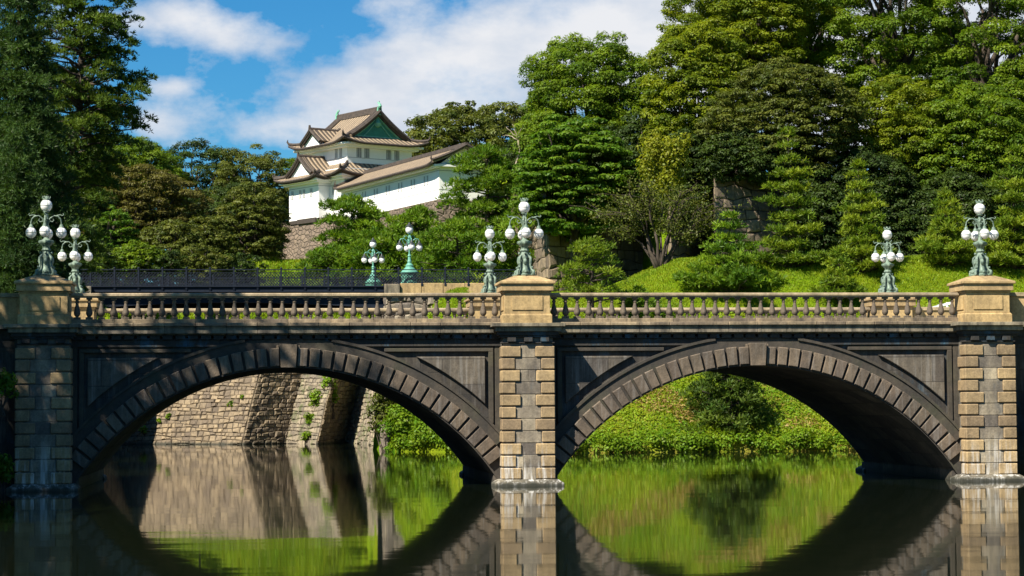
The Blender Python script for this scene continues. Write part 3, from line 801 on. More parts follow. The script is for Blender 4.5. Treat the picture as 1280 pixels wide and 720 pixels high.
def strip_wall(name, base, lean, h, mats, parent, back=6, z0=-1.5, sub=1.0, stones=None):
    """A battered wall along a plan polyline, each face a child; returns nothing."""
    lx, ly = lean
    for i in range(len(base)-1):
        (x0, y0), (x1, y1) = base[i], base[i+1]
        n = max(2, int(math.hypot(x1-x0, y1-y0)/sub)); mz = max(3, int((h-z0)/sub)); vs = []; fs = []
        for j in range(mz+1):
            z = z0+(h-z0)*j/mz; t = z/h; c = t-.18*t*(1-t)
            for k in range(n+1):
                q = k/n; vs.append((x0+(x1-x0)*q+lx*c, y0+(y1-y0)*q+ly*c, z))
        for j in range(mz):
            for k in range(n): fs.append((j*(n+1)+k, j*(n+1)+k+1, (j+1)*(n+1)+k+1, (j+1)*(n+1)+k))
        o = len(vs)
        vs += [(x0+lx, y0+ly+back, h), (x1+lx, y1+ly+back, h)]
        fs.append((mz*(n+1), mz*(n+1)+n, o+1, o))
        f = MB().add(vs, fs).build(name, M_joint if stones else mats[i], parent)
        if stones:
            sb = MB(); t0 = max(z0, -.4)/h; cc = t0-.18*t0*(1-t0)
            nv = max(1, int(round(h/4)))             # follow the curve of the batter in lifts
            ts = np.linspace(t0, 1, nv+1)
            for ta, tb in zip(ts[:-1], ts[1:]):
                ca, cb = (v-.18*v*(1-v) for v in (ta, tb))
                stonework(sb, [(x0+lx*ca, y0+ly*ca, ta*h), (x1+lx*ca, y1+ly*ca, ta*h), (x1+lx*cb, y1+ly*cb, tb*h), (x0+lx*cb, y0+ly*cb, tb*h)], max(2, int(round((tb-ta)*h/stones[1]))), stones[0], SRNG, stones[2])
            sb.build('stones', mats[i], f)
mw = empty('moat_wall', (0, 0, 0), label='zigzag battered stone moat wall seen through the left arch, foot in the water', cat='wall', kind='thing')
strip_wall('wall_face', [(-15.5, 104.0), (-13.0, 112.5)]+WALLB[1:]+[(8.4, 100), (9.4, 80)], LEAN, WALLH, [M_field, M_field, M_field, M_field_moss, M_field, M_field_moss, M_field_moss], mw, stones=(.52, .34, .14))
# the wall of the left bank that turns away from the light
lw = empty('bank_wall', (0, 0, 0), label='shaded stone retaining wall along the left bank behind the stone bridge', cat='wall', kind='thing')
pts = [(-10.6, 13.2), (-12.0, 20), (-13.5, 60), (-14.5, 104)]
strip_wall('wall_face', pts, (-.9, 0), 7.0, [M_field]*3, lw, back=.5, stones=(.8, .5, .12))
fw_ = empty('bank_wall', (0, 0, 0), label='stone retaining wall of the near left bank below the shrubs', cat='wall', kind='thing')
strip_wall('wall_face', [(-14.0, -60), (-11.2, -9), (-9.95, -.4)], (-.7, 0), 4.7, [M_field]*2, fw_, back=.5)
hw = empty('rampart_wall', (0, 0, 0), label='tall rampart of large fitted stones half hidden under the wooded mound', cat='wall', kind='thing')
strip_wall('wall_face', HILLB, (0.0, 3.0), 21.2, [M_fort]*len(HILLB), hw, back=5, z0=8.0, sub=1.5, stones=(1.15, .8, .10))

# ------------------------------------------------------------------ the iron bridge behind
def iron_bridge():
    YF, YK = 70.0, 79.5
    xl, xr = at(97, 357, YF).x, at(482, 357, YF).x
    zd = at(300, 357.5, YF).z; zt = at(300, 336.5, YF).z
    x_end = at(628, 345, YF).x
    r = empty('iron_bridge', (xl, YF, 0), label='dark blue iron bridge with lattice railings crossing high behind the stone bridge', cat='bridge')
    L = xr-xl
    d = MB().box(-6, L, 0.25, YK-YF-.25, zd-.32, zd-.02); d.build('deck', M_deck, r)
    for y in (0, YK-YF):
        s = -1 if y == 0 else 1
        g = MB().box(-6, L, *sorted((y-s*.02, y-s*.24)), zd-.36, zd+.0)
        g.box(-6, L, *sorted((y+s*.10, y-s*.3)), zd-.06, zd+.03); g.box(-6, L, *sorted((y+s*.06, y-s*.3)), zd-.42, zd-.36)
        n = 12; poly = []
        for i in range(n+1):
            t = i/n; poly.append((L*t, zd-.42-1.15+.45*(1-(2*t-1)**2)))
        poly += [(L, zd-.42), (0, zd-.42)]
        g.prism(poly, *sorted((y-s*.45, y-s*.8)), 'y')
        g.build('girder', M_iron, r)
        n = int((L+4)/1.62)
        bk = MB()
        for i in range(n+1):
            x = -4+i*1.62
            if x < L: bk.prism([(y+s*.06, zd-.08), (y+s*.06, zd-.16), (y-s*.0, zd-.42), (y-s*.22, zd-.42), (y-s*.22, zd-.08)], x-.06, x+.06, 'x')
        bk.build('brackets', M_iron, r)
    for rowY in (0.0, YK-YF):
        x = -4.0; w = 1.62; k = 0
        end = (x_end-xl) if rowY == 0 else L+4
        proto = post = None
        while x < end:
            if proto is None:
                pm = MB().box(0, w, -.03, .03, zt-.06, zt+.0); pm.box(0, w, -.02, .02, zt-.24, zt-.21); pm.box(0, w, -.02, .02, zd+.10, zd+.14)
                hgt = zt-.24-(zd+.14); n = 8
                for i in range(-5, n):
                    for sg in (1, -1):
                        a0 = i*w/n; x0, x1 = a0, a0+hgt
                        z0, z1 = zd+.14, zt-.24
                        lo, hi = max(x0, 0), min(x1, w)
                        if hi-lo < .05: continue
                        pa = (lo, z0+(lo-x0)); pb = (hi, z0+(hi-x0))
                        if sg < 0: pa = (w-pa[0], pa[1]); pb = (w-pb[0], pb[1])
                        pm.tube([(pa[0], 0.0, pa[1]), (pb[0], 0.0, pb[1])], .02, 4)
                for i in range(4):
                    c = (i+.5)*w/4
                    pm.tube([(c+.12*cos(t), .0, (zt+zd)/2+.12*sin(t)) for t in np.linspace(0, 2*pi, 13)], .022, 4)
                proto = p = pm.build('railing_panel', M_iron, r)
                pp = MB().box(-.055, .055, -.055, .055, zd, zt+.02); pp.box(-.08, .08, -.08, .08, zd, zd+.16); pp.lathe([(.08, 0), (.085, .05), (.04, .10), (.0, .14)], 8, (0, 0, zt+.02))
                post = q = pp.build('post', M_iron, r)
            else:
                p = proto.copy(); COL.objects.link(p); p.parent = r
                q = post.copy(); COL.objects.link(q); q.parent = r
            p.location = (x, rowY, 0); q.location = (x, rowY, 0); x += w; k += 1
    # stone abutments
    a = empty('bridge_abutment', (xr, YF, 0), label='stone abutment with pale block coping at the right end of the iron bridge', cat='abutment')
    Lr = x_end-xr+.4
    f = MB().box(.0, Lr, .15, YK-YF, -1, zd-.60).build('wall_face', M_joint, a)
    sb = MB(); stonework(sb, [(0, .14, -.4), (Lr, .14, -.4), (Lr, .14, zd-.62), (0, .14, zd-.62)], 17, .95, SRNG, .14)
    stonework(sb, [(-.01, YK-YF, -.4), (-.01, .14, -.4), (-.01, .14, zd-.62), (-.01, YK-YF, zd-.62)], 17, .95, SRNG, .14); sb.build('stones', M_abut2, f)
    cp = MB(); n = 5; w = (Lr-1.0)/n
    for i in range(n): cp.box(1.0+i*w+.01, 1.0+(i+1)*w-.01, -.05, .9, zd-.59, zd+.18+.02*(i % 2))
    cp.build('coping', M_ped, a, bevel=.03)
    MB().box(-.1, .98, -.25, YK-YF+.25, zd-.62, zd+.12).build('end_block', M_cornice, a, bevel=.03)
    xw = xl+.0
    b = empty('bridge_abutment', (xw, YF, 0), label='stone abutment with squared end block at the left end of the iron bridge', cat='abutment')
    MB().box(-8, .2, .15, YK-YF, -1, zd-.62).build('wall_face', M_abut, b)
    MB().box(-.15, .95, -.3, .6, zd-.62, zd-.02).build('end_block', M_cornice, b, bevel=.03)
    return zd, xr
ZD, XR = iron_bridge()

def cap_lamp():
    r = empty('lamp_standard')
    b = MB().lathe([(.62,0),(.64,.12),(.52,.2),(.56,.55),(.60,.72),(.66,.78),(.66,.86)], 20, mod=lambda a, z: .07*cos(10*a) if .2 < z < .75 else 0)
    b.lathe([(.60,.86),(.50,1.0),(.34,1.14),(.26,1.25),(.29,1.32),(.2,1.42),(.13,1.52),(.16,1.6),(.12,1.7),(.10,1.95),(.14,2.0),(.08,2.1)], 16)
    b.build('base', M_green, r, angle=40)
    st = MB().lathe([(.07,2.05),(.06,2.6),(.10,2.7),(.06,2.8),(.05,3.2),(.10,3.28),(.06,3.34),(.05,3.5),(.14,3.55),(.14,3.58)], 10)
    st.build('stem', M_green, r, angle=40)
    def shade(parent, c, rr):
        g = MB().ball(c, rr, 16, 10, 1.05).build('globe', M_globe, parent, smooth=True)
        MB().lathe([(rr*1.05,0),(rr*1.0,.03),(rr*.7,.09),(rr*.4,.17),(rr*.25,.25),(.02,.33),(0,.34)], 14, (c[0], c[1], c[2]+rr*.80)).build('lamp_cap', M_cap, g, angle=40)
    for k in range(4):
        a = k*pi/2+.15; ca, sa = cos(a), sin(a)
        am = MB().tube([(p*ca,p*sa,z) for p, z in ((.05,2.75),(.2,3.05),(.42,3.2),(.62,3.18),(.70,3.05),(.70,2.86))], [.04,.04,.038,.036,.034,.034], 6)
        am.tube([(p*ca,p*sa,z) for p, z in ((.08,3.3),(.22,3.42),(.35,3.34),(.42,3.2))], [.03,.028,.025,.02], 5)
        am.tube([(p*ca,p*sa,z) for p, z in ((.1,2.6),(.3,2.75),(.45,2.95),(.5,3.15))], [.02,.02,.02,.02], 5)
        am.build('arm', M_green, r, angle=60)
        shade(r, (.70*ca,.70*sa,2.58), .235)
    shade(r, (0,0,3.82), .27)
    return r
def iron_lamps():
    a = cap_lamp(); p = at(512, 357, 70.9); a.location = (p.x, 70.9, ZD+.15); a.scale = (1.0,)*3
    tag(a, 'green lamp with dark conical caps, the nearer one standing on the pale stone coping', 'lamp', 'capped lamps on the iron bridge')
    b = copy_tree(a); p = at(466.5, 357, 79.2); b.location = (p.x, 79.2, ZD+.02); b.scale = (.93,)*3
    tag(b, 'green lamp with dark conical caps on the far side of the iron bridge deck', 'lamp', 'capped lamps on the iron bridge')
iron_lamps()

# ------------------------------------------------------------------ the keep: two storey turret and its long gallery
def patch(mb, uvs, grid, uv):
    ny, nx = len(grid), len(grid[0]); o = len(mb.v)
    for row in grid: mb.v += [tuple(p) for p in row]
    for row in uv: uvs += [(a, b, 0) for a, b in row]
    for j in range(ny-1):
        for i in range(nx-1): mb.f.append((o+j*nx+i, o+j*nx+i+1, o+(j+1)*nx+i+1, o+(j+1)*nx+i))
def build_tiles(mb, uvs, name, parent):
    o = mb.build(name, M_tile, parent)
    at_ = o.data.attributes.new('tileuv', 'FLOAT_VECTOR', 'POINT'); at_.data.foreach_set('vector', np.array(uvs, dtype=np.float32).ravel())
    m = o.modifiers.new('thickness', 'SOLIDIFY'); m.thickness = .16; m.offset = -1
    return o
def curve(s, k=.38): return (1-k)*s+k*s*s
def hip_rect(mb, uvs, edge, parent_axes, u0, u1, v0, v1, ze, depth, rise, up=.45, sides='lfrb', k=.3, nseg=16):
    """Skirt roof: eave rectangle drawn in by depth, rising by rise; corners sweep up."""
    A = {'f': ((u0, v0), (u1, v0), (0, 1)), 'r': ((u1, v0), (u1, v1), (-1, 0)), 'b': ((u1, v1), (u0, v1), (0, -1)), 'l': ((u0, v1), (u0, v0), (1, 0))}
    for s in sides:
        (ax, ay), (bx, by), (ix, iy) = A[s]
        L = math.hypot(bx-ax, by-ay); dx, dy = (bx-ax)/L, (by-ay)/L
        grid = []; uv = []
        for j in range(6):
            t = j/5; d = depth*t; row = []; ur = []
            for i in range(nseg+1):
                q = d+(L-2*d)*i/nseg
                dc = min(q, L-q)
                z = ze+rise*curve(t, k)+up*max(0, 1-dc/2.4)**2*(1-t)
                row.append((ax+dx*q+ix*d, ay+dy*q+iy*d, z)); ur.append((q, d*1.2))
            grid.append(row); uv.append(ur)
        patch(mb, uvs, grid, uv)
        lo = grid[0]
        edge.tube([(x, y, z-.10) for x, y, z in lo], .13, 6)           # dark eave edge
        edge.tube([(x+ix*.25, y+iy*.25, z-.24) for x, y, z in lo], .10, 6)
        hips = [r[0] for r in grid]
        edge.tube([(x, y, z+.10) for x, y, z in hips], [.17]*6, 6)
        a, b, c = hips[0]
        edge.tube([(a, b, c+.05), (a-(ix*.15+dx*.1), b-(iy*.15+dy*.1), c+.35), (a-(ix*.1+dx*.1), b-(iy*.1+dy*.1), c+.55)], [.12, .09, .03], 5)
def gable_dormer(mb, uvs, edge, fill, axis_v, uf, ub, half, z0, zr, fillmat, name, parent, k=.35):
    """Small gable whose ridge runs along +u from uf back to ub, centred on v = axis_v."""
    for sgn in (-1, 1):
        grid = []; uv = []
        for j in range(7):
            t = j/6; row = []; ur = []
            v = axis_v+sgn*half*(1-t); z = z0+(zr-z0)*curve(t, k)
            for i in range(7):
                u = uf+(ub-uf)*i/6; row.append((u, v, z)); ur.append((u, half*1.3*t))
            grid.append(row if sgn > 0 else row[::-1]); uv.append(ur if sgn > 0 else ur[::-1])
        patch(mb, uvs, grid, uv)
        fr = [g[0] if sgn > 0 else g[-1] for g in grid]
        edge.tube([(x-.02, y, z+.04) for x, y, z in fr], [.17]*7, 6)
        edge.tube([(x+.10, y, z-.16) for x, y, z in fr], [.14]*7, 6)
        edge.tube([(x+.45, y, z+.10) for x, y, z in fr], [.12]*7, 6)
    edge.tube([(uf-.1, axis_v, zr+.12), (ub, axis_v, zr+.12)], .2, 8)
    edge.box(uf-.18, uf+.05, axis_v-.14, axis_v+.14, zr, zr+.55, .05, .04)
    edge.box(ub-.1, ub+.08, axis_v-.14, axis_v+.14, zr, zr+.45)
    poly = [(axis_v-half*(1-t), z0-.1+(zr-z0)*curve(t, k)-.12) for t in np.linspace(0, 1, 7)]+[(axis_v+half*(1-t), z0-.1+(zr-z0)*curve(t, k)-.12) for t in np.linspace(1, 0, 7)][1:]
    MB().prism(poly, uf+.35, uf+.5, 'x').build(name, fillmat, parent)
def window_on(parent, face, a, z, w=.5, h=1.1, n0=0.0):
    """A latticed window: frame with a dark recess and white bars; face 'f' looks along -v at v=n0, face 'l' along -u at u=n0."""
    def bx(mb, a0, a1, d0, d1, z0, z1):
        if face == 'f': mb.box(a0, a1, n0+d0, n0+d1, z0, z1)
        else: mb.box(n0+d0, n0+d1, a0, a1, z0, z1)
    w_ = MB(); bx(w_, a-w/2, a+w/2, -.012, .03, z-h/2, z+h/2)
    o = w_.build('window', M_dim, parent)
    br_ = MB()
    for i in range(3): c = a-w/2+w*(i+.5)/3; bx(br_, c-.045, c+.045, -.06, -.0125, z-h/2, z+h/2)
    bx(br_, a-w/2-.06, a+w/2+.06, -.05, -.013, z-h/2-.06, z-h/2); bx(br_, a-w/2-.06, a+w/2+.06, -.05, -.013, z+h/2, z+h/2+.06)
    br_.build('window_bars', M_wood, o)
def turret():
    O = at(434, 182, 152.0)
    r = empty('castle_turret', (O.x, O.y, 0), rz=radians(30), label='white two storey castle turret with curved tiled roofs and a green gable', cat='castle')
    Wu, Wv = 8.3, 8.6
    zE, zR = 31.35, 34.95
    # walls
    up = MB().box(0, Wu, 0, Wv, 28.6, 31.9).build('upper_wall', M_white, r)
    lo = MB().box(-1.2, Wu+1.2, -1.2, Wv+1.2, 23.3, 28.5)
    lo = lo.build('lower_wall', M_white, r)
    by = MB().box(-2.6, -1.19, 1.6, 7.7, 23.3, 28.0).build('bay_wall', M_white, r)
    ln = MB()
    for z in (29.75, 31.0):
        ln.box(-.015, Wu+.015, -.015, Wv+.015, z, z+.06)
    for z in (24.7, 26.7):
        ln.box(-1.215, Wu+1.215, -1.215, Wv+1.215, z, z+.06); ln.box(-2.615, -1.195, 1.585, 7.715, z, z+.06)
    ln.build('wall_mouldings', M_plasterline, r)
    for a in (1.5, 2.5, 5.3, 6.35): window_on(up, 'f', a, 30.4, .62, 1.15, 0.0)
    for a in (1.3, 2.2): window_on(up, 'l', a, 30.4, .5, 1.1, 0.0)
    for a in (3.1, 4.6, 5.35, 7.0): window_on(by, 'l', a, 26.1, .42, .75, -2.6)
    for a in (.1, .9): window_on(lo, 'l', a, 26.2, .42, .8, -1.2)
    for a in (1.0, 2.4): window_on(lo, 'f', a, 26.2, .5, .9, -1.2)
    MB().box(-2.75, -2.45, 2.0, 5.8, 22.85, 23.35).box(-2.66, -1.2, 1.75, 7.55, 22.9, 23.28).build('bay_gap_shade', M_gapshade, r)  # dark strips stand in for the shade under the bay's overhang
    # lower skirt roof and the bay's hipped gable
    t = MB(); uvs = []; e = MB()
    hip_rect(t, uvs, e, None, -2.35, Wu+2.35, -2.35, Wv+2.35, 27.85, 2.3, 1.35)
    build_tiles(t, uvs, 'lower_roof', r)
    t = MB(); uvs = []
    hip_rect(t, uvs, e, None, -3.75, -1.0, .5, 8.9, 27.55, 1.3, .75, sides='lfb', up=.35)
    gable_dormer(t, uvs, e, None, 4.7, -3.2, .2, 2.7, 28.05, 30.0, M_white, 'bay_gable', r)
    build_tiles(t, uvs, 'bay_roof', r)
    # upper roof
    t = MB(); uvs = []
    e0, d0 = 1.3, 1.75
    u0, u1, v0, v1 = -e0, Wu+e0, -e0, Wv+e0
    span = (u1-u0)/2; rise = zR-zE; k = .40
    zd = lambda d: zE+rise*curve(d/span, k)
    for (ax, ay), (bx, by_), (ix, iy) in (((u0, v0), (u1, v0), (0, 1)), ((u1, v1), (u0, v1), (0, -1))):
        L = u1-u0; dx = (bx-ax)/L; grid = []; uv = []
        for j in range(7):
            d = d0*j/6; row = []; ur = []
            for i in range(21):
                q = d+(L-2*d)*i/20; dc = min(q, L-q)
                row.append((ax+dx*q, ay+iy*d, zd(d)+.55*max(0, 1-dc/3.0)**2*(1-j/6))); ur.append((q, d*1.2))
            grid.append(row); uv.append(ur)
        patch(t, uvs, grid, uv)
        edgecurve(e, grid, (ix, iy), dx)
    for sgn, ue in ((1, u0), (-1, u1)):
        grid = []; uv = []
        for j in range(13):
            d = span*j/12
            dv = min(d, d0) if d <= d0 else d0-.45
            va, vb = v0+dv, v1-dv; row = []; ur = []
            for i in range(21):
                v = va+(vb-va)*i/20; dc = min(v-v0, v1-v)
                row.append((ue+sgn*d, v, zd(d)+.55*max(0, 1-dc/3.0)**2*max(0, 1-d/d0))); ur.append((v, d*1.25))
            if sgn > 0: row, ur = row[::-1], ur[::-1]
            grid.append(row); uv.append(ur)
        patch(t, uvs, grid, uv)
        edgecurve(e, grid, (sgn, 0), 0, hips=False)
        for side in (0, -1):                       # verges and descending ridges beside both gables
            vg = [g[side] for g in grid[4:]]; dirv = 1 if vg[0][1] < 4 else -1
            e.tube([(x, y+dirv*.05, z+.05) for x, y, z in vg], [.24]*len(vg), 6)
            e.tube([(x, y+dirv*.25, z-.22) for x, y, z in vg], [.17]*len(vg), 6)
            e.tube([(x, y+dirv*.75, z+.12) for x, y, z in vg], [.17]*len(vg), 6)
    # gables
    ug = (u0+u1)/2
    for vg, name in ((v0+d0+.05, 'front'), (v1-d0-.2, 'back')):
        hw = span-d0; ts = np.linspace(d0, span, 9)
        poly = [(u0+d, zd(d)-.25) for d in ts]+[(u1-d, zd(d)-.25) for d in ts[::-1]][1:]
        g = MB().prism(poly, vg, vg+.15, 'y').build('gable', M_pediment, r)
        tr = MB(); yv = vg-.06 if name == 'front' else vg+.15
        for s in (1, -1):
            pts = [((ug-s*(span-d)), yv, zd(d)-.50) for d in ts[1:]]
            tr.tube(pts, [.10]*len(pts), 5)
            pts = [((ug-s*(span-d)*.78), yv, zd(d)-.85) for d in ts[2:]]
            tr.tube(pts, [.07]*len(pts), 5)
        tr.box(ug-hw*.8, ug+hw*.8, min(yv, vg), max(yv, vg)+.02, zd(d0)-.1, zd(d0)+.12)
        tr.lathe([(.0,-.5),(.3,-.35),(.42,0),(.25,.25),(.12,.5),(0,.55)], 10, (ug, yv, zR-1.2))
        tr.build('gable_trim', M_pedtrim, g)
    # ridge with its finials
    va, vb = v0+d0-.5, v1-d0+.5
    rd = MB().box(ug-.22, ug+.22, va, vb, zR-.1, zR+.42, .06, 0); rd.tube([(ug, va-.05, zR+.45), (ug, vb+.05, zR+.45)], .16, 8)
    rd.build('ridge', M_ridge, r)
    for v, s in ((va+.1, -1), (vb-.1, 1)):
        f = MB().box(ug-.3, ug+.3, v-.12, v+.12, zR-.35, zR+.5, .08, .03)
        f.tube([(ug, v, zR+.40), (ug, v+s*.15, zR+.60), (ug, v+s*.05, zR+.82), (ug, v-s*.10, zR+1.02), (ug, v-s*.02, zR+1.2)], [.18, .2, .14, .08, .03], 7)
        f.tube([(ug, v-s*.08, zR+.9), (ug, v-s*.34, zR+.98), (ug, v-s*.42, zR+1.14)], [.06, .05, .02], 5)
        f.build('finial', M_pedtrim, r)
    # the dormer in the left slope
    gable_dormer(t, uvs, e, None, 5.2, -1.45, 2.3, 2.1, 31.65, 33.1, M_white, 'dormer_gable', r, k=.1)
    build_tiles(t, uvs, 'upper_roof', r)
    e.build('eave_edges', M_ridge, r)
    # white soffits under the eaves
    sf = MB()
    sf.box(u0+.35, u1-.35, v0+.35, v1-.35, zE-.28, zE-.05); sf.box(u0+.75, u1-.75, v0+.75, v1-.75, zE-.50, zE-.28)
    sf.box(-2.0, Wu+2.0, -2.0, Wv+2.0, 27.55, 27.75); sf.box(-1.65, Wu+1.65, -1.65, Wv+1.65, 27.3, 27.55)
    sf.box(-3.4, -1.0, .8, 8.6, 27.25, 27.45); sf.box(-3.05, -1.0, 1.15, 8.25, 27.05, 27.25)
    n = 22
    for i in range(n):
        c = u0+.7+(u1-u0-1.4)*i/(n-1); sf.box(c-.09, c+.09, v0+.16, v0+.36, zE-.22, zE-.06)
        c = v0+.7+(v1-v0-1.4)*i/(n-1); sf.box(u0+.16, u0+.36, c-.09, c+.09, zE-.22, zE-.06)
    sf.build('soffit', M_white, r)
    return r, O
def edgecurve(e, grid, inw, dx, hips=True):
    ix, iy = inw; lo = grid[0]
    e.tube([(x, y, z-.10) for x, y, z in lo], [.15]*len(lo), 6)
    if hips:
        for s in (0, -1):
            h = [g[s] for g in grid]
            e.tube([(x, y, z+.12) for x, y, z in h], [.19]*len(h), 6)
            a, b, c = h[0]; q = -1 if s == 0 else 1
            e.tube([(a, b, c+.1), (a+q*dx*.15, b-iy*.15, c+.4), (a+q*dx*.1, b-iy*.1, c+.65)], [.14, .1, .03], 5)
TUR, TO = turret()
GA = radians(-71.5)
def gallery():
    c, s = cos(radians(30)), sin(radians(30))
    g0 = Vector((TO.x+c*-1.6-s*-1.6, TO.y+s*-1.6+c*-1.6, 0))
    r = empty('castle_gallery', g0, rz=GA, label='long white castle gallery with tiled roof and paired slit windows running from the turret', cat='castle')
    L, Dp, z0, ze, zr = 26.0, 5.2, 22.7, 26.05, 27.9
    wl = MB().box(-1.5, L, 0, Dp, z0, ze+.1).build('wall', M_white, r)
    ln = MB()
    for z in (z0+.95, z0+2.75): ln.box(-1.5, L+.02, -.015, Dp+.015, z, z+.06)
    ln.build('wall_mouldings', M_plasterline, r)
    x = 2.6; k = 0
    while x < L-1:
        for dxx in (0, .75):
            w_ = MB().box(x+dxx-.17, x+dxx+.17, -.012, .03, z0+1.75, z0+2.55).build('window', M_plasterline, wl)
            MB().box(x+dxx-.2, x+dxx+.2, -.05, -.0125, z0+1.68, z0+1.745).box(x+dxx-.05, x+dxx+.05, -.04, -.0125, z0+1.75, z0+2.55).build('window_bars', M_wood, w_)
        x += 3.3
    t = MB(); uvs = []; e = MB(); ov = .95; a, b = .0, L+.6
    for sg, ye in ((1, -ov), (-1, Dp+ov)):
        grid = []; uv = []; half = Dp/2+ov
        for j in range(7):
            d = half*j/6; row = []; ur = []
            for i in range(25):
                xx = a+(b-a)*i/24; row.append((xx, ye+sg*d, ze+(zr-ze)*curve(j/6, .22)+(.25*max(0, 1-(b-xx)/2)**2+.2*max(0, 1-(xx-a)/2)**2)*(1-j/6))); ur.append((xx, d*1.15))
            if sg < 0: row, ur = row[::-1], ur[::-1]
            grid.append(row); uv.append(ur)
        patch(t, uvs, grid, uv)
        e.tube([(x_, y, z-.10) for x_, y, z in grid[0]], [.15]*25, 6)
        for side in (0, -1): e.tube([(p[0], p[1], p[2]+.1) for p in (g[side] for g in grid)], [.16]*7, 6)
    e.box(a, b+.1, Dp/2-.2, Dp/2+.2, zr-.08, zr+.3, 0, .05)
    build_tiles(t, uvs, 'roof', r)
    for x_ in (b-.3, a+.2):
        e.tube([(x_, -ov+.2, ze+.2), (x_, -ov, ze+.55), (x_, -ov+.05, ze+.95)], [.12, .1, .03], 5)
    e.build('eave_edges', M_ridge, r)
    sf = MB().box(a+.1, b-.1, -ov+.3, Dp+ov-.3, ze-.22, ze-.03)
    n = 60
    for i in range(n):
        x_ = a+.3+(b-a-.6)*i/(n-1); sf.box(x_-.1, x_+.1, -ov+.35, -.02, ze-.34, ze-.22)
    sf.build('soffit', M_white, r)
    MB().prism([(-.02, ze), (Dp+.02, ze), (Dp/2, zr-.1)], L-.2, L-.02, 'x').build('gable_end', M_white, r)
    return g0
G0 = gallery()
def keep_base():
    r = empty('keep_stone_base', (TO.x, TO.y, 0), rz=radians(30), label='flared stone base carrying the white turret and the gallery', cat='stone base')
    def flare(mb, rect, zt, zb, f, n=8):
        u0, u1, v0, v1 = rect; vs = []; fs = []; m = 10
        for j in range(n+1):
            t = j/n; z = zt+(zb-zt)*t; o = f*(.45*t+.55*t*t)
            ring_ = []
            cs = [(u0-o, v0-o), (u1+o, v0-o), (u1+o, v1+o), (u0-o, v1+o)]
            for q in range(4):
                (ax, ay), (bx, by) = cs[q], cs[(q+1) % 4]
                for i in range(m): ring_.append((ax+(bx-ax)*i/m, ay+(by-ay)*i/m, z))
            vs += ring_
        N = 4*m
        for j in range(n):
            for i in range(N): fs.append((j*N+i, (j+1)*N+i, (j+1)*N+(i+1) % N, j*N+(i+1) % N))
        fs.append(tuple(range(N)))
        mb.add(vs, fs)
    a = MB(); flare(a, (-2.45, 10.1, -1.2, 9.8), 23.28, 13.0, 3.6); a.build('turret_base', M_base, r)
    b = MB(); flare(b, (-1.5, 26.2, -.25, 5.4), 22.68, 12.0, 3.2)
    b.xf(Matrix.Rotation(GA-radians(30), 4, 'Z'))
    d = Matrix.Rotation(radians(-30), 4, 'Z') @ (G0-Vector((TO.x, TO.y, 0)))
    loc(b, d.x, d.y, 0); b.build('gallery_base', M_base, r)
keep_base()

# ------------------------------------------------------------------ plants
L_CAMPHOR = leafmat('camphor leaves', (.068,.122,.009), (.175,.245,.015), .40)
L_CAMPHOR2 = leafmat('yellow green camphor leaves', (.088,.130,.009), (.225,.26,.015), .42)
L_BRIGHT = leafmat('maple leaves', (.056,.122,.011), (.132,.215,.016), .38)
L_OLIVE = leafmat('oak leaves', (.060,.080,.013), (.135,.150,.026), .30)
L_YELLOW = leafmat('yellowing leaves', (.14,.165,.012), (.25,.26,.02), .42)
L_BROWN = leafmat('browning leaves', (.080,.075,.017), (.130,.118,.026), .28)
L_DEEP = leafmat('shade darkened leaves', (.024,.043,.010), (.060,.094,.014), .26)  # leaf colour darkened to carry the shade beneath the mound's larger crowns
L_PINE = leafmat('pine needles', (.060,.125,.010), (.175,.265,.016), .36)
L_PINE2 = leafmat('young pine needles', (.082,.142,.011), (.215,.27,.019), .36)
L_PINED = leafmat('old pine needles', (.040,.078,.012), (.115,.165,.020), .3)
L_CEDAR = leafmat('cedar needles', (.024,.052,.014), (.064,.112,.024), .25)
L_COVER = leafmat('ground cover leaves', (.125,.21,.008), (.24,.305,.014), .4, hue=.05)
L_HEDGE = leafmat('hedge leaves', (.080,.165,.008), (.18,.26,.014), .38)

def unit(v): return v/np.maximum(1e-9, np.linalg.norm(v, axis=-1, keepdims=True))
def sphere(rng, n): return unit(rng.normal(size=(n, 3)))
class Leaves:
    def __init__(s): s.V = []; s.T = []
    def diamonds(s, c, n, size, asp, rng, tone, fold=.12, axis=None):
        N = len(c)
        t = axis if axis is not None else np.cross(n, sphere(rng, N))
        t = unit(t); b = unit(np.cross(n, t)); n = np.cross(t, b)
        L = (size if hasattr(size, '__len__') else np.full(N, size))[:, None]
        v = np.stack([c-t*L*.5-n*L*fold, c+b*L*asp*.5, c+t*L*.5-n*L*fold, c-b*L*asp*.5], 1)
        s.V.append(v.reshape(-1, 3)); s.T.append(np.repeat(tone, 4))
    def build(s, name, mat, parent=None):
        v = np.concatenate(s.V); tn = np.clip(np.concatenate(s.T), 0, 1).astype(np.float32)
        f = np.arange(len(v)).reshape(-1, 4)
        me = bpy.data.meshes.new(name); fast_mesh(me, v, f)
        a = me.attributes.new('tone', 'FLOAT', 'POINT'); a.data.foreach_set('value', tn)
        me.materials.append(mat)
        o = bpy.data.objects.new(name, me); COL.objects.link(o)
        if parent is not None: o.parent = parent
        return o
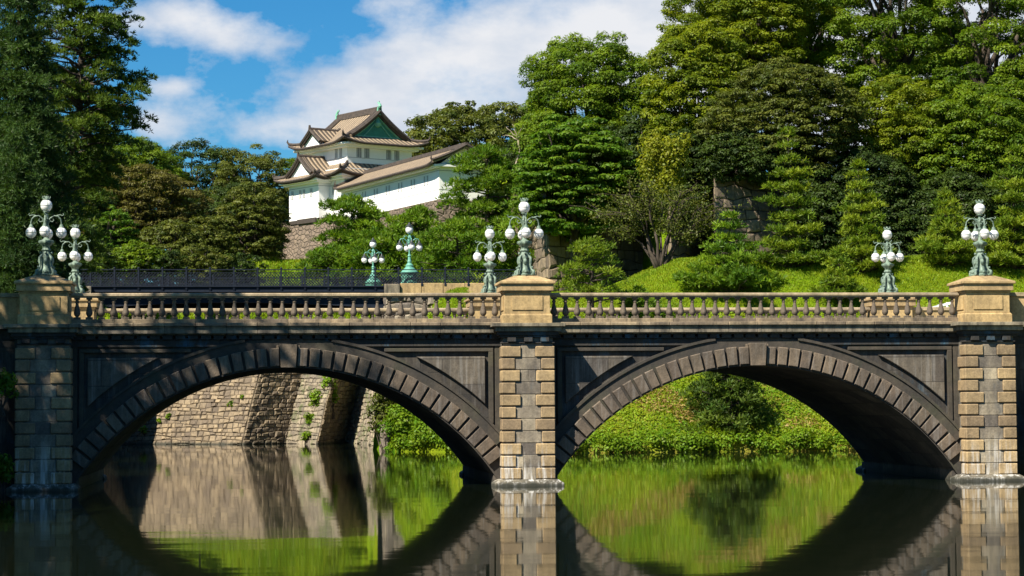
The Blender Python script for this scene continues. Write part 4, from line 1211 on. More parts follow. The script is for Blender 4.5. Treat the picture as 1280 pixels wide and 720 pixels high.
def puff(lv, c, R, flat, rng, leaf, dens, tone, low=-.35, asp=.62):
    n = max(8, int(dens*4*pi*R*R*.6/(leaf*leaf*asp*.5)*.5))
    d = sphere(rng, int(n*1.5)); d = d[d[:, 2] > low+rng.uniform(-.25, .25, len(d))][:n]
    lump = 1+.18*np.sin(d[:, 0]*5+c[0]*3)*np.cos(d[:, 1]*5+c[1]*2)+.12*np.sin(d[:, 2]*9+c[2])
    rr = R*lump*rng.uniform(.62, 1.06, len(d))**.6
    p = c+d*rr[:, None]*np.array([1, 1, flat])
    nn = unit(d*np.array([1, 1, 1/max(flat, .4)])*.8+np.array([0, 0, .35])+rng.normal(size=d.shape)*.30)
    lv.diamonds(p, nn, leaf*rng.uniform(.7, 1.3, len(d)), asp, rng, tone+rng.normal(0, .08, len(d)))
def tuft_pad(lv, c, R, th, rng, tone, dens=11, needle=.42, width=.2, per=7, up=1.0, tilt=None):
    n = max(3, int(dens*pi*R*R))
    a = rng.uniform(0, 2*pi, n); q = np.sqrt(rng.uniform(0, 1, n))*R*(1+.2*np.sin(3*a+c[0]*5))
    x, y = q*np.cos(a), q*np.sin(a)
    z = th*(1-(q/R)**2)*rng.uniform(.2, 1.0, n)+rng.normal(0, .06, n)
    if tilt is not None: z = z+x*tilt[0]+y*tilt[1]
    tips = np.stack([x, y, z], 1)+c
    out = unit(np.stack([x/R*.7, y/R*.7, np.full(n, up)], 1)+rng.normal(size=(n, 3))*.2)
    T = np.repeat(tips, per, 0); O = np.repeat(out, per, 0)
    d = unit(O*.75+sphere(rng, n*per)*.85); L = needle*rng.uniform(.7, 1.2, n*per)
    nn = unit(np.cross(d, sphere(rng, n*per)))
    lv.diamonds(T+d*(L*.5)[:, None], nn, L, width, rng, np.repeat(np.clip(tone+rng.normal(0, .15, n), 0, 1), per), 0.0, axis=d)

def limb(mb, a, b, r0, r1, rng, sag=.0, n=5, wig=.12):
    a, b = np.array(a, float), np.array(b, float); L = np.linalg.norm(b-a)
    pts = []
    for i in range(n+1):
        t = i/n; p = a+(b-a)*t; p[2] += sag*L*4*t*(1-t)
        if 0 < i < n: p = p+rng.normal(size=3)*wig*L/n
        pts.append(p)
    mb.tube([tuple(p) for p in pts], [r0+(r1-r0)*i/n for i in range(n+1)], 6)
    return pts
def rootat(px, Y, zb=None):
    x = at(px, 400, Y).x
    return x, (gz(x, Y) if zb is None else zb)

def broadleaf(label, px, y0, y1, hw, Y, mat, seed, name='broadleaf_tree', group=None, npuff=75, pr=(.16, .27), leaf=.205, flat=.72, dens=1.35, depth=.8, trunk_r=.45, tilt=0., zb=None, gap=0., low=-.85, root_dx=0., shell=(.62, 1.0), barkm=None, rdy=0.):
    rng = np.random.default_rng(seed); npuff = int(npuff*1.35)
    x, zg = rootat(px+root_dx, Y, zb); s = mpp(Y, px)
    top, bot = at(px, y0, Y), at(px, y1, Y)
    rx = hw*s; C = np.array([top.x-x, 0, (top.z+bot.z)/2-zg]); rz = (top.z-bot.z)/2
    C[0] = at(px, 400, Y).x-x
    C[1] = -rdy
    r = empty(name, (x, Y+rdy, zg), label=label, cat='tree', group=group)
    lv = Leaves(); tk = MB(); rm = (rx*rx*rz)**(1/3)
    cs = []; npuff = int(npuff*1.45)
    cand = sphere(rng, npuff*6); cand = cand[cand[:, 2] > low]
    keep = []                                    # evenly spread directions make one full dome
    mind = 1.15*sqrt(4*pi/ npuff)*(.62 if not gap else .62+.35*gap)
    for d in cand:
        if all(np.dot(d-e, d-e) > mind*mind for e in keep): keep.append(d)
        if len(keep) >= npuff: break
    keep = [(d, rng.uniform(.84, 1.04)) for d in keep]
    if not gap: keep += [(d, rng.uniform(.35, .75)) for d in sphere(rng, npuff//3)]
    else: keep = keep+[(d, rng.uniform(.4, .8)) for d in sphere(rng, npuff//5)]
    lob = rng.uniform(0, 6, 4)
    for d, q in keep:
        az = atan2(d[1], d[0])
        q *= 1+.10*sin(3*az+lob[0])*(1-abs(d[2]))+.08*sin(5*d[2]+lob[1]+2*az)
        p = C+d*q*np.array([rx, rx*depth, rz]); p[0] += tilt*(p[2]-C[2])
        R = rm*rng.uniform(*pr)*.82
        cs.append((p, R))
        tone = np.clip(rng.normal(.42, .28), 0, 1)
        puff(lv, p, R, flat, rng, leaf, dens, tone)
        for _ in range(2):                       # smaller sprays break up the outline
            e = sphere(rng, 1)[0]; e[2] = abs(e[2])*.6
            puff(lv, p+e*R*np.array([1, 1, flat])*.95, R*rng.uniform(.35, .55), flat, rng, leaf*.9, dens*.9, tone+rng.normal(0, .08))
    lv.build('crown', mat, r)
    fork = np.array([C[0]*.4, C[1]*.4, max(.6, (bot.z-zg)+rz*.25)])
    limb(tk, (0, 0, -.6), fork, trunk_r, trunk_r*.72, rng, 0, 5, .06)
    nb = min(26, len(cs))
    for p, R in [cs[i] for i in rng.permutation(len(cs))[:nb]]:
        mid = fork+(p-fork)*.45+np.array([0, 0, .12*np.linalg.norm(p-fork)])
        limb(tk, fork, mid, trunk_r*.5, trunk_r*.27, rng, 0, 3, .15); limb(tk, mid, p, trunk_r*.27, .04, rng, .04, 4, .2)
    limb(tk, fork, C+np.array([0, 0, rz*.5]), trunk_r*.7, .08, rng, 0, 5, .1)
    tk.build('trunk', barkm or M_bark, r, smooth=True)
    return r
def padpine(label, px, y0, y1, hw, Y, mat, seed, name='pine_tree', group=None, npad=34, pr=(.9, 1.7), needle=.42, trunk_r=.3, zb=None, lean=0., depth=.8, dens=11, cone=.35, root_dx=0., width=.2, per=7):
    """Pine with cloud-like pads of needles on spreading limbs."""
    rng = np.random.default_rng(seed)
    x, zg = rootat(px+root_dx, Y, zb); s = mpp(Y, px)
    top, bot = at(px, y0, Y), at(px, y1, Y); H = top.z-zg; zb_ = bot.z-zg; rx = hw*s
    cx = at(px, 400, Y).x-x
    r = empty(name, (x, Y, zg), label=label, cat='tree', group=group)
    lv = Leaves(); tk = MB()
    ax = [np.array([cx*min(1, t*1.6)+lean*sin(t*3)*rx, .2*sin(t*5), -.5+(H-.3+.5)*t]) for t in np.linspace(0, 1, 9)]
    tk.tube([tuple(p) for p in ax], [trunk_r*(1-.85*t) for t in np.linspace(0, 1, 9)], 8)
    for i in range(npad):
        f = (i+.5)/npad; z = zb_+(H-zb_-.15)*(f**.9)
        rad = rx*(1-f*f*(1-cone))*rng.uniform(.35, 1.0) if f < .93 else rx*.12
        a = rng.uniform(0, 2*pi) if i % 2 else i*2.4
        t = np.clip((z+.5)/(H+.2), 0, 1); c0 = np.array([np.interp(t, np.linspace(0, 1, 9), [p[k] for p in ax]) for k in range(3)])
        p = np.array([c0[0]+rad*cos(a), c0[1]+rad*depth*sin(a), z])
        R = rng.uniform(*pr)*(1-.35*f)
        tone = np.clip(rng.normal(.45, .22), 0, 1)
        tuft_pad(lv, p, R, R*.5, rng, tone, dens, needle, width, per, tilt=(-.08*cos(a), -.08*sin(a)))
        tuft_pad(lv, p+np.array([rng.normal(0, R*.5), rng.normal(0, R*.5), -.25*R]), R*.6, R*.35, rng, tone-.1, dens, needle, width, per)
        c1 = c0-np.array([0, 0, .12*rad+.1])
        limb(tk, c1, p-np.array([0, 0, .05]), max(.03, trunk_r*.32*(1-f*.6)), .025, rng, .03, 4, .15)
    lv.build('crown', mat, r); tk.build('trunk', M_bark, r, smooth=True)
    return r
def spire(label, px, y0, y1, hw, Y, mat, seed, name='young_pine', group=None, whorls=13, needle=.40, trunk_r=.2, zb=None, droop=.05, dens=15, layered=False, width=.2, per=7, root_dx=0., bend=0.):
    """Conical conifer: whorls of limbs that turn up at the tips, set with needle tufts."""
    rng = np.random.default_rng(seed)
    x, zg = rootat(px+root_dx, Y, zb); s = mpp(Y, px)
    top, bot = at(px, y0, Y), at(px, y1, Y); H = top.z-zg; z0 = max(.2, bot.z-zg); rx = hw*s
    cx = at(px, 400, Y).x-x
    r = empty(name, (x, Y, zg), label=label, cat='tree', group=group)
    lv = Leaves(); tk = MB()
    tk.tube([(cx*min(1, t*2)+bend*rx*sin(t*4), 0, -.5+(H+.3)*t) for t in np.linspace(0, 1, 7)], [trunk_r*(1-.9*t) for t in np.linspace(0, 1, 7)], 7)
    if not layered: whorls = max(5, int(whorls*.72))
    for w in range(whorls):
        f = w/(whorls-1); z = z0+(H-z0)*f
        R = rx*((1-f)**.75*.95+.05)*(rng.uniform(.8, 1.12) if layered else rng.uniform(.68, 1.2))
        nb = max(3, int(7-3*f)); a0 = rng.uniform(0, 6.28)
        for k in range(nb):
            a = a0+k*2*pi/nb+rng.normal(0, .2); L = R*(rng.uniform(.65, 1.08) if layered else rng.uniform(.45, 1.22)); ca, sa = cos(a), sin(a)
            c0 = np.array([cx*min(1, 2*max(0, z/H))+bend*rx*sin(4*z/H), 0, z]); tip = c0+np.array([L*ca, L*sa, L*(-droop*3 if layered else .12)])
            tone = np.clip(rng.normal(.45, .3), 0, 1)
            if L > .3: limb(tk, c0-np.array([0, 0, .1*L]), tip, max(.02, trunk_r*.3*(1-f)), .015, rng, 0, 3, .1)
            m = max(1, int(L/.55)+1)
            for j in range(m):
                t = (j+1)/m
                if t < .3 and m > 2: continue
                p = c0+(tip-c0)*t+np.array([0, 0, (-.25*L*t*t if layered else .10*L*t*t)])
                tuft_pad(lv, p, (.42+.25*L*(1-.45*t))*(1.25 if layered else 1), .34, rng, tone, dens, needle, width, per, up=(.15 if layered else 1.0))
    tuft_pad(lv, np.array([cx, 0, H-.1]), .3, .4, rng, .6, 20, needle, width, per)
    lv.build('crown', mat, r); tk.build('trunk', M_bark, r, smooth=True)
    return r

GM, GP, GT, GF, GL = ('trees of the wooded mound', 'pines on the grassy slope', 'pines below the gallery', 'trees of the left wood', 'tall trees on the left bank')
# --- the wooded mound on the right
broadleaf('big rounded camphor tree forming the shoulder of the mound, its crown against the sky', 738, 50, 250, 88, 112, L_CAMPHOR, 1, group=GM, npuff=150, pr=(.12, .20), flat=.8)
broadleaf('fresh green maple with flat layered sprays below the rounded camphor tree', 720, 150, 305, 70, 92, L_BRIGHT, 2, group=GM, npuff=120, flat=.38, pr=(.17, .28), leaf=.3, zb=12.5, shell=(.5, 1.0))
broadleaf('tall yellow green camphor tree beside the rounded one, draped with creeper', 872, 30, 245, 66, 98, L_CAMPHOR2, 3, group=GM, npuff=150, pr=(.13, .22))
broadleaf('camphor tree leaning its topmost boughs out over the sky at the mound summit', 936, -80, 125, 84, 104, L_CAMPHOR2, 4, group=GM, npuff=120, pr=(.13, .22))
broadleaf('dark round oak with a dense domed crown in the middle of the mound', 985, 80, 232, 92, 91, L_OLIVE, 5, group=GM, npuff=190, pr=(.11, .17), flat=.6, leaf=.2, zb=21, rdy=6)
broadleaf('high camphor tree behind the dark round oak, sky showing through its boughs', 1010, -90, 140, 100, 112, L_CAMPHOR2, 6, group=GM, npuff=100, pr=(.14, .21), gap=.35)
broadleaf('open crowned camphor tree with dark forking limbs and sky holes above the slender pointed pine', 1120, -90, 150, 100, 104, L_CAMPHOR, 7, group=GM, npuff=85, pr=(.14, .22), gap=.5, trunk_r=.6)
broadleaf('open crowned camphor tree with a thick dark limb, high above the sunny front lamp', 1240, -80, 160, 100, 101, L_CAMPHOR, 8, group=GM, npuff=90, pr=(.14, .22), gap=.48, trunk_r=.6)
broadleaf('mid green camphor tree filling the mound directly above the sunny front lamp', 1222, 108, 275, 80, 91, L_CAMPHOR, 9, group=GM, npuff=130, pr=(.13, .21), zb=21, rdy=6)
broadleaf('camphor tree standing between the dark oak and the open crowned trees', 1125, 100, 255, 74, 93, L_CAMPHOR2, 10, group=GM, npuff=120, pr=(.13, .21), zb=21, rdy=5)
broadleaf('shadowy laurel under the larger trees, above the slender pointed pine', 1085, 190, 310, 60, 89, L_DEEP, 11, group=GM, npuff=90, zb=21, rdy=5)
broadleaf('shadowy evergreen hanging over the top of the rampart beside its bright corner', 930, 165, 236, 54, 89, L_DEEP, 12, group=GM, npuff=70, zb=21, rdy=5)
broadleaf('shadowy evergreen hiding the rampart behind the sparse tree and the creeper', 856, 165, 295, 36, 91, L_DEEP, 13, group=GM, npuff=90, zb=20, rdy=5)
broadleaf('shade-darkened evergreen at the foot of the mound behind the sunny front lamp', 1200, 220, 335, 66, 88, L_DEEP, 14, group=GM, npuff=110, zb=20, rdy=5)
broadleaf('shade-darkened evergreen over the rampart between the tallest pine and the slender pointed one', 1030, 215, 335, 44, 88, L_DEEP, 20, group=GM, npuff=90, zb=20, rdy=5)
broadleaf('shade-darkened evergreen over the rampart behind the far lamp on the sunny side', 1138, 240, 345, 44, 88, L_DEEP, 21, group=GM, npuff=90, zb=20, rdy=5)
broadleaf('shade-darkened evergreen behind the pine beside the sunny front lamp', 1285, 190, 335, 50, 89, L_DEEP, 22, group=GM, npuff=90, zb=20, rdy=5)
broadleaf('shade-darkened evergreen between the maple and the sparse tree', 795, 150, 300, 48, 99, L_DEEP, 23, group=GM, npuff=90, zb=16)  # dark crown stands in for the shaded wall here
broadleaf('dome shaped dark tree far behind the gallery roof, against pale cloud', 606, 134, 255, 108, 165, L_OLIVE, 15, group=GM, npuff=170, pr=(.10, .17), leaf=.34, zb=22)
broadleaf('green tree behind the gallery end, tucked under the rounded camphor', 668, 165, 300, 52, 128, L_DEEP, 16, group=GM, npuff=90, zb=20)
broadleaf('camphor tree cut by the edge of the view above the pines', 1310, 60, 260, 64, 96, L_CAMPHOR, 18, group=GM, npuff=100, zb=21)
broadleaf('camphor tree far back between the open crowned pair, pale through their gaps', 1185, 40, 190, 60, 132, L_CAMPHOR, 19, group=GM, npuff=60, zb=24)
# the sparse tree on the crest
def sparse_tree():
    rng = np.random.default_rng(33); Y = 80.0; x, zg = rootat(826, Y)
    r = empty('bare_branched_tree', (x, Y, zg), label='sparse spreading tree of thin grey green twigs on the crest of the lawn', cat='tree', group=GM)
    s = mpp(Y, 826); tk = MB(); lv = Leaves()
    top = at(826, 212, Y).z-zg
    for k in range(9):
        a = -1.25+2.5*k/8+rng.normal(0, .08); el = rng.uniform(.75, 1.1)
        b = np.array([sin(a)*top*.38*1.3, rng.normal(0, 1.2), top*(.55+.35*cos(a))*rng.uniform(.75, .95)])
        m = b*.4+np.array([0, 0, .3]); limb(tk, (rng.normal(0, .12), 0, -.3), m, .17, .09, rng, 0, 3, .1); limb(tk, m, b, .09, .035, rng, .05, 4, .15)
        for q in range(16):
            t = rng.uniform(.35, 1.0); c = m+(b-m)*max(0, (t-.35)/.65)
            e = c+np.array([rng.normal(sin(a)*1.2, .9), rng.normal(0, .9), rng.uniform(-.3, 1.2)])*rng.uniform(.8, 1.4)
            limb(tk, c, e, .03, .012, rng, .03, 3, .2)
            n = 55; P = c+(e-c)*rng.uniform(.2, 1.1, n)[:, None]+rng.normal(size=(n, 3))*.26
            lv.diamonds(P, unit(rng.normal(size=(n, 3))+[0, -.2, .6]), .17*rng.uniform(.7, 1.3, n), .6, rng, rng.uniform(0, .9, n))
    lv.build('crown', L_OLIVE, r); tk.build('trunk', M_bark, r, smooth=True)
sparse_tree()
def creeper():
    rng = np.random.default_rng(5); lv = Leaves(); Y = 85.0
    c0 = at(828, 222, Y)
    for k in range(46):
        u = rng.uniform(806, 856); v = 165+62*rng.random()
        p = np.array(at(u, v, Y+rng.uniform(-1, 1)))
        for j in range(4):
            puff(lv, p+np.array([rng.normal(0, .25), rng.normal(0, .3), -.45*j])-np.array(c0), .42, 1.2, rng, .26, .8, np.clip(rng.normal(.5, .25), 0, 1), -.8)
    o = lv.build('creeper', L_YELLOW); o.location = c0
    tag(o, 'yellow green creeper hanging in curtains from the trees left of the bright rampart corner', 'creeper')
creeper()
def dead_tree():
    rng = np.random.default_rng(8); Y = 112; p = at(646, 186, Y); zt = at(646, 158, Y).z-p.z
    mb = MB(); limb(mb, (0, 0, -5), (.1, 0, zt*.45), .10, .08, rng)
    for dx, q in ((-.9, 1.0), (-.4, 1.1), (.5, 1.0), (1.0, .75), (-1.2, .6)): limb(mb, (.1, 0, zt*.4), (dx, rng.normal(0, .4), zt*q), .06, .02, rng, .06, 5, .2)
    o = mb.build('dead_tree', M_deadwood, smooth=True); o.location = p
    tag(o, 'bleached bare dead tree standing between the gallery end and the rounded camphor', 'tree', GM)
dead_tree()

# --- conifers on the grassy slope
spire('broad bushy pine left of the tall pine on the slope', 914, 272, 372, 50, 72, L_PINE, 41, group=GP, whorls=11, name='pine_tree')
spire('tallest slim pine on the slope, right of the bright rampart corner', 990, 168, 372, 42, 75, L_PINE2, 42, group=GP, whorls=15, name='pine_tree', bend=.08)
spire('slender pointed pine standing right of the tallest pine', 1077, 208, 372, 34, 74, L_PINE2, 43, group=GP, whorls=15, name='pine_tree', bend=.06)
spire('rounded pine between the far right lamp and the right front lamp', 1184, 246, 372, 38, 75, L_PINE2, 44, group=GP, whorls=12, name='pine_tree')
spire('pine at the right edge of the view beside the right front lamp', 1270, 190, 372, 46, 74, L_PINE2, 45, group=GP, whorls=14, name='pine_tree')
spire('small bright pine low on the slope left of the far right lamp', 1050, 318, 372, 24, 70, L_PINE2, 46, group=GP, whorls=8, name='pine_tree')
padpine('rounded garden pine right beside the middle front pedestal', 740, 300, 374, 42, 66, L_PINE2, 47, group=GP, npad=26, pr=(.75, 1.2), needle=.36, cone=.5)
padpine('dark spreading pine low on the bank, framed by the right arch', 912, 448, 548, 54, 58.9, L_PINED, 48, group=GP, npad=60, pr=(.75, 1.2), needle=.4, cone=.55, depth=.55)
spire('pine hidden behind the balusters right of the middle pedestal', 800, 366, 470, 34, 68, L_PINE, 49, group=GP, whorls=9, name='pine_tree')

# --- pines in front of the turret and the gallery
padpine('rounded cloud pine directly below the turret bay', 440, 248, 332, 44, 122, L_PINE, 51, group=GT, npad=34, pr=(1.1, 1.9), needle=.5, cone=.6, zb=14)
padpine('low dense pine at the foot of the turret base', 420, 312, 352, 44, 114, L_PINE, 52, group=GT, npad=26, pr=(1.0, 1.8), needle=.5, cone=.6, zb=12.5)
padpine('pine below the middle of the gallery, behind the nearer capped lamp', 520, 262, 350, 52, 112, L_PINE, 53, group=GT, npad=36, pr=(1.0, 1.8), needle=.5, cone=.5, zb=12)
padpine('tall dark pine hiding the right end of the gallery', 610, 186, 350, 62, 106, L_PINE, 54, group=GT, npad=56, pr=(1.1, 1.9), needle=.5, cone=.35, zb=12, trunk_r=.4)
padpine('wide low pine in front of the tall dark pine, above the pale coping', 572, 282, 356, 62, 98, L_PINE, 55, group=GT, npad=36, pr=(1.0, 1.7), needle=.48, cone=.6, zb=11.3)
padpine('pine behind the middle front lamp', 668, 240, 350, 46, 99, L_PINE, 56, group=GT, npad=36, pr=(1.0, 1.7), needle=.48, cone=.45, zb=11.3)
padpine('low pine between the two capped lamps', 470, 292, 352, 48, 108, L_PINE, 57, group=GT, npad=30, pr=(1.0, 1.7), needle=.48, cone=.6, zb=11.6)

# --- the wood to the left of the turret
broadleaf('large rust brown tree in the middle of the left wood', 175, 208, 330, 74, 136, L_BROWN, 61, group=GF, npuff=120, pr=(.13, .2), flat=.6)
broadleaf('fresh green tree behind the rust brown one, touching the white cloud', 160, 174, 300, 72, 168, L_CAMPHOR, 62, group=GF, npuff=90)
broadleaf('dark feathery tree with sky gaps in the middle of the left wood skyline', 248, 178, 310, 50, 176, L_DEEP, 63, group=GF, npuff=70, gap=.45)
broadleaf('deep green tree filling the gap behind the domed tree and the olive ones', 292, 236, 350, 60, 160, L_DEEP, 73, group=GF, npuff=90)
broadleaf('grey olive tree on the skyline left of the turret', 312, 188, 300, 52, 172, L_OLIVE, 64, group=GF, npuff=80, gap=.3)
broadleaf('dense domed green tree next to the turret base', 314, 230, 345, 44, 140, L_OLIVE, 65, group=GF, npuff=110, pr=(.13, .21), flat=.6)
broadleaf('pale olive bush shaped tree left of the dense domed tree', 258, 270, 345, 32, 134, L_OLIVE, 66, group=GF, npuff=70)
broadleaf('small bright green tree right of the far left lamp', 142, 262, 330, 26, 126, L_BRIGHT, 67, group=GF, npuff=50)
broadleaf('low bright shrub like tree just above the left part of the iron railing', 170, 306, 350, 40, 118, L_CAMPHOR, 68, group=GF, npuff=60)
broadleaf('shadowy evergreen under the rust brown tree', 214, 278, 350, 40, 130, L_OLIVE, 69, group=GF, npuff=70)
broadleaf('green tree peeping out behind the turret roof corner', 368, 196, 300, 26, 176, L_CAMPHOR, 70, group=GF, npuff=50, zb=18)
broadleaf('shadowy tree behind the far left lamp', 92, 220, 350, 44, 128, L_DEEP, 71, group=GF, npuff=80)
broadleaf('brownish tree low at the left between the two left lamps', 82, 270, 350, 34, 116, L_BROWN, 72, group=GF, npuff=50)

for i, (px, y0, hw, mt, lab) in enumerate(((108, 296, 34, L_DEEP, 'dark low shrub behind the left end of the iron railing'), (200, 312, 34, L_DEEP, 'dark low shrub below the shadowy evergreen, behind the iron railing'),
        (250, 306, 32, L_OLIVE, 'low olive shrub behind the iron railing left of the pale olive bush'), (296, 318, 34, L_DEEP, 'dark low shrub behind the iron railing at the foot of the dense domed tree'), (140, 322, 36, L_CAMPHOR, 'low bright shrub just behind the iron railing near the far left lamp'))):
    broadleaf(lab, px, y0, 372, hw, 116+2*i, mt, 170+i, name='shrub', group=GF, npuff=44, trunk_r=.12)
# --- tall trees on the left bank
padpine('tall pine whose ragged right boughs reach out into the blue sky', 100, -60, 232, 80, 42, L_PINED, 81, group=GL, npad=190, pr=(.65, 1.1), needle=.28, per=10, cone=.8, trunk_r=.32, zb=7.5, depth=.8, root_dx=-50, dens=20)
spire('dark cedar with drooping layered boughs filling the left edge', 22, -90, 350, 84, 34, L_CEDAR, 82, group=GL, name='cedar_tree', whorls=25, needle=.27, layered=True, droop=.06, dens=22, per=9, width=.17, trunk_r=.4, zb=7.2)
padpine('shaded pine behind the cedar, low at the left edge', 66, 90, 340, 70, 50, L_PINED, 83, group=GL, npad=100, pr=(.8, 1.3), needle=.3, per=9, dens=18, cone=.7, zb=8, trunk_r=.3)
spire('dark fir low in front of the left wood behind the shaded lamp', 20, 170, 360, 56, 26, L_CEDAR, 84, group=GL, name='cedar_tree', whorls=22, needle=.24, layered=True, droop=.05, zb=6.6, dens=24, per=9, width=.17)
# trees of the near left bank, outside the view, whose shade falls across the left of the bridge
def bank_tree(label, x, y, zc, rx, rz, seed, npuff=90):
    rng = np.random.default_rng(seed); zg = gz(x, y)
    r = empty('broadleaf_tree', (x, y, zg), label=label, cat='tree', group=GL); lv = Leaves(); tk = MB()
    for k in range(npuff):
        d = sphere(rng, 1)[0]; p = np.array([0, 0, zc-zg])+d*np.array([rx, rx, rz])*rng.uniform(.3, 1)
        puff(lv, p, rx*rng.uniform(.18, .3), .75, rng, .5, .8, rng.uniform(.2, .7))
        if k % 4 == 0: limb(tk, (0, 0, zc-zg-rz), p, .2, .05, rng, .05)
    limb(tk, (0, 0, -.5), (0, 0, zc-zg), .5, .3, rng)
    lv.build('crown', L_CAMPHOR, r); tk.build('trunk', M_bark, r, smooth=True)
bank_tree('leafy tree on the near left bank just outside the view', -19.8, -13.5, 20.5, 7.2, 9.0, 91, 62)
bank_tree('leafy tree on the near left bank, closest to the left pier, outside the view', -16.8, -15.8, 22.5, 5.2, 8.5, 94, 120)
bank_tree('second leafy tree on the near left bank, farther from the bridge, outside the view', -23.5, -30, 16, 8.0, 11.0, 92)
bank_tree('third leafy tree behind the near left bank, outside the view', -29, -18, 18, 8.5, 12.0, 93)

for lab, x, y, zc, rx, rz, sd in (('broad tree on the left bank beyond the cedar, outside the view', -29, 42, 17, 7.5, 9, 95), ('broad tree on the left bank near the iron bridge, outside the view', -33, 72, 20, 8, 9, 96),
        ('broad tree farther along the left bank, outside the view', -38, 105, 22, 9, 11, 97), ('broad tree on the slope beyond the last pines, outside the view', 74, 84, 24, 9, 11, 98), ('tall tree on the mound beyond the last camphor, outside the view', 80, 110, 34, 11, 14, 99)):
    bank_tree(lab, x, y, zc, rx, rz, sd)
# --- shrubs, hedge, ground cover, plants on the walls
def shrub(label, px, y0, y1, hw, Y, mat, seed, name='shrub', leaf=.22, n=26, zb=None, cat='shrub', group=None, flat=.8, x=None):
    rng = np.random.default_rng(seed)
    a, b = at(px, y0, Y), at(px, y1, Y); rx = hw*mpp(Y, px); rz = (a.z-b.z)/2
    c = np.array([0, 0, rz]); lv = Leaves()
    for k in range(n):
        d = sphere(rng, 1)[0]; d[2] = d[2] if d[2] > -.5 else -d[2]
        puff(lv, c+d*np.array([rx, rx*.8, rz])*rng.uniform(.35, .8), min(rx, rz*1.3)*rng.uniform(.3, .5), flat, rng, leaf, .85, np.clip(rng.normal(.5, .25), 0, 1), -.6)
    st = MB()
    for k in range(6): limb(st, (rng.normal(0, .08), rng.normal(0, .08), -.25), c+np.array([rng.normal(0, rx*.4), rng.normal(0, rx*.3), rng.normal(0, rz*.3)]), .04, .012, rng)
    r = empty(name, (b.x, Y, b.z), label=label, cat=cat, group=group)
    lv.build('foliage', mat, r); st.build('stem', M_bark, r)
    return r
shrub('leafy shrub growing from the bank wall high beside the left pier', 2, 462, 512, 20, -1.6, L_BRIGHT, 101, leaf=.13, n=34)
shrub('leafy shrub at the water beside the foot of the left pier', 4, 562, 622, 18, -1.7, L_BRIGHT, 102, leaf=.13, n=34)
shrub('olive shrub on the rocky bank at the right inside the left arch', 479, 474, 566, 20, 68.8, L_OLIVE, 103, n=50)
shrub('bright yellow green bush at the water inside the left arch', 508, 496, 568, 30, 67.6, L_HEDGE, 104, n=60)
shrub('bright bush running down to the water beside the left arch pier', 552, 494, 569, 34, 65.2, L_HEDGE, 105, n=60)
shrub('low bush on the abutment slope above the two bright bushes', 532, 462, 530, 34, 69.0, L_COVER, 106, n=50)
def on_wall(u, v):
    Y = 104.0
    for _ in range(12):
        p = at(u, v, Y); t = p.z/WALLH; Y = .5*Y+.5*(np.interp(p.x-LEAN[0]*t, *zip(*([(-15.5, 104.0), (-13.0, 112.5)]+WALLB[1:])))+LEAN[1]*t)
    return Y-.25
for i, (u, v, hw, hh, lab) in enumerate(((180, 539, 7, 9, 'weed tuft low at the left end of the bright wall face'), (199, 527, 4, 7, 'small weed tuft, second from the left on the bright wall face'),
        (210, 522, 4, 8, 'small weed tuft, third from the left on the bright wall face'), (288, 505, 5, 6, 'weed tuft left of the wall corner on the bright face'), (304, 497, 5, 5, 'weed tuft closest to the bright wall corner'))):
    shrub(lab, u, v-hh, v+hh, hw, on_wall(u, v), L_HEDGE, 110+i, name='wall_plant', n=8, cat='plant', group='weeds on the moat wall', leaf=.26)
for i, (u, v, hw, hh, lab) in enumerate(((410, 480, 12, 17, 'upper green creeper patch on the mossy wall face'), (396, 503, 13, 18, 'largest creeper patch in the middle of the mossy wall face'),
        (417, 500, 7, 20, 'creeper patch along the edge of the shadowed wall face'), (388, 525, 9, 13, 'lower creeper patch on the mossy wall face'), (384, 547, 9, 9, 'lowest creeper patch near the water on the mossy wall face'))):
    shrub(lab, u, v-hh, v+hh, hw, on_wall(u, v)-.1, L_HEDGE, 120+i, name='wall_plant', n=24, cat='plant', group='creepers on the moat wall', leaf=.26)

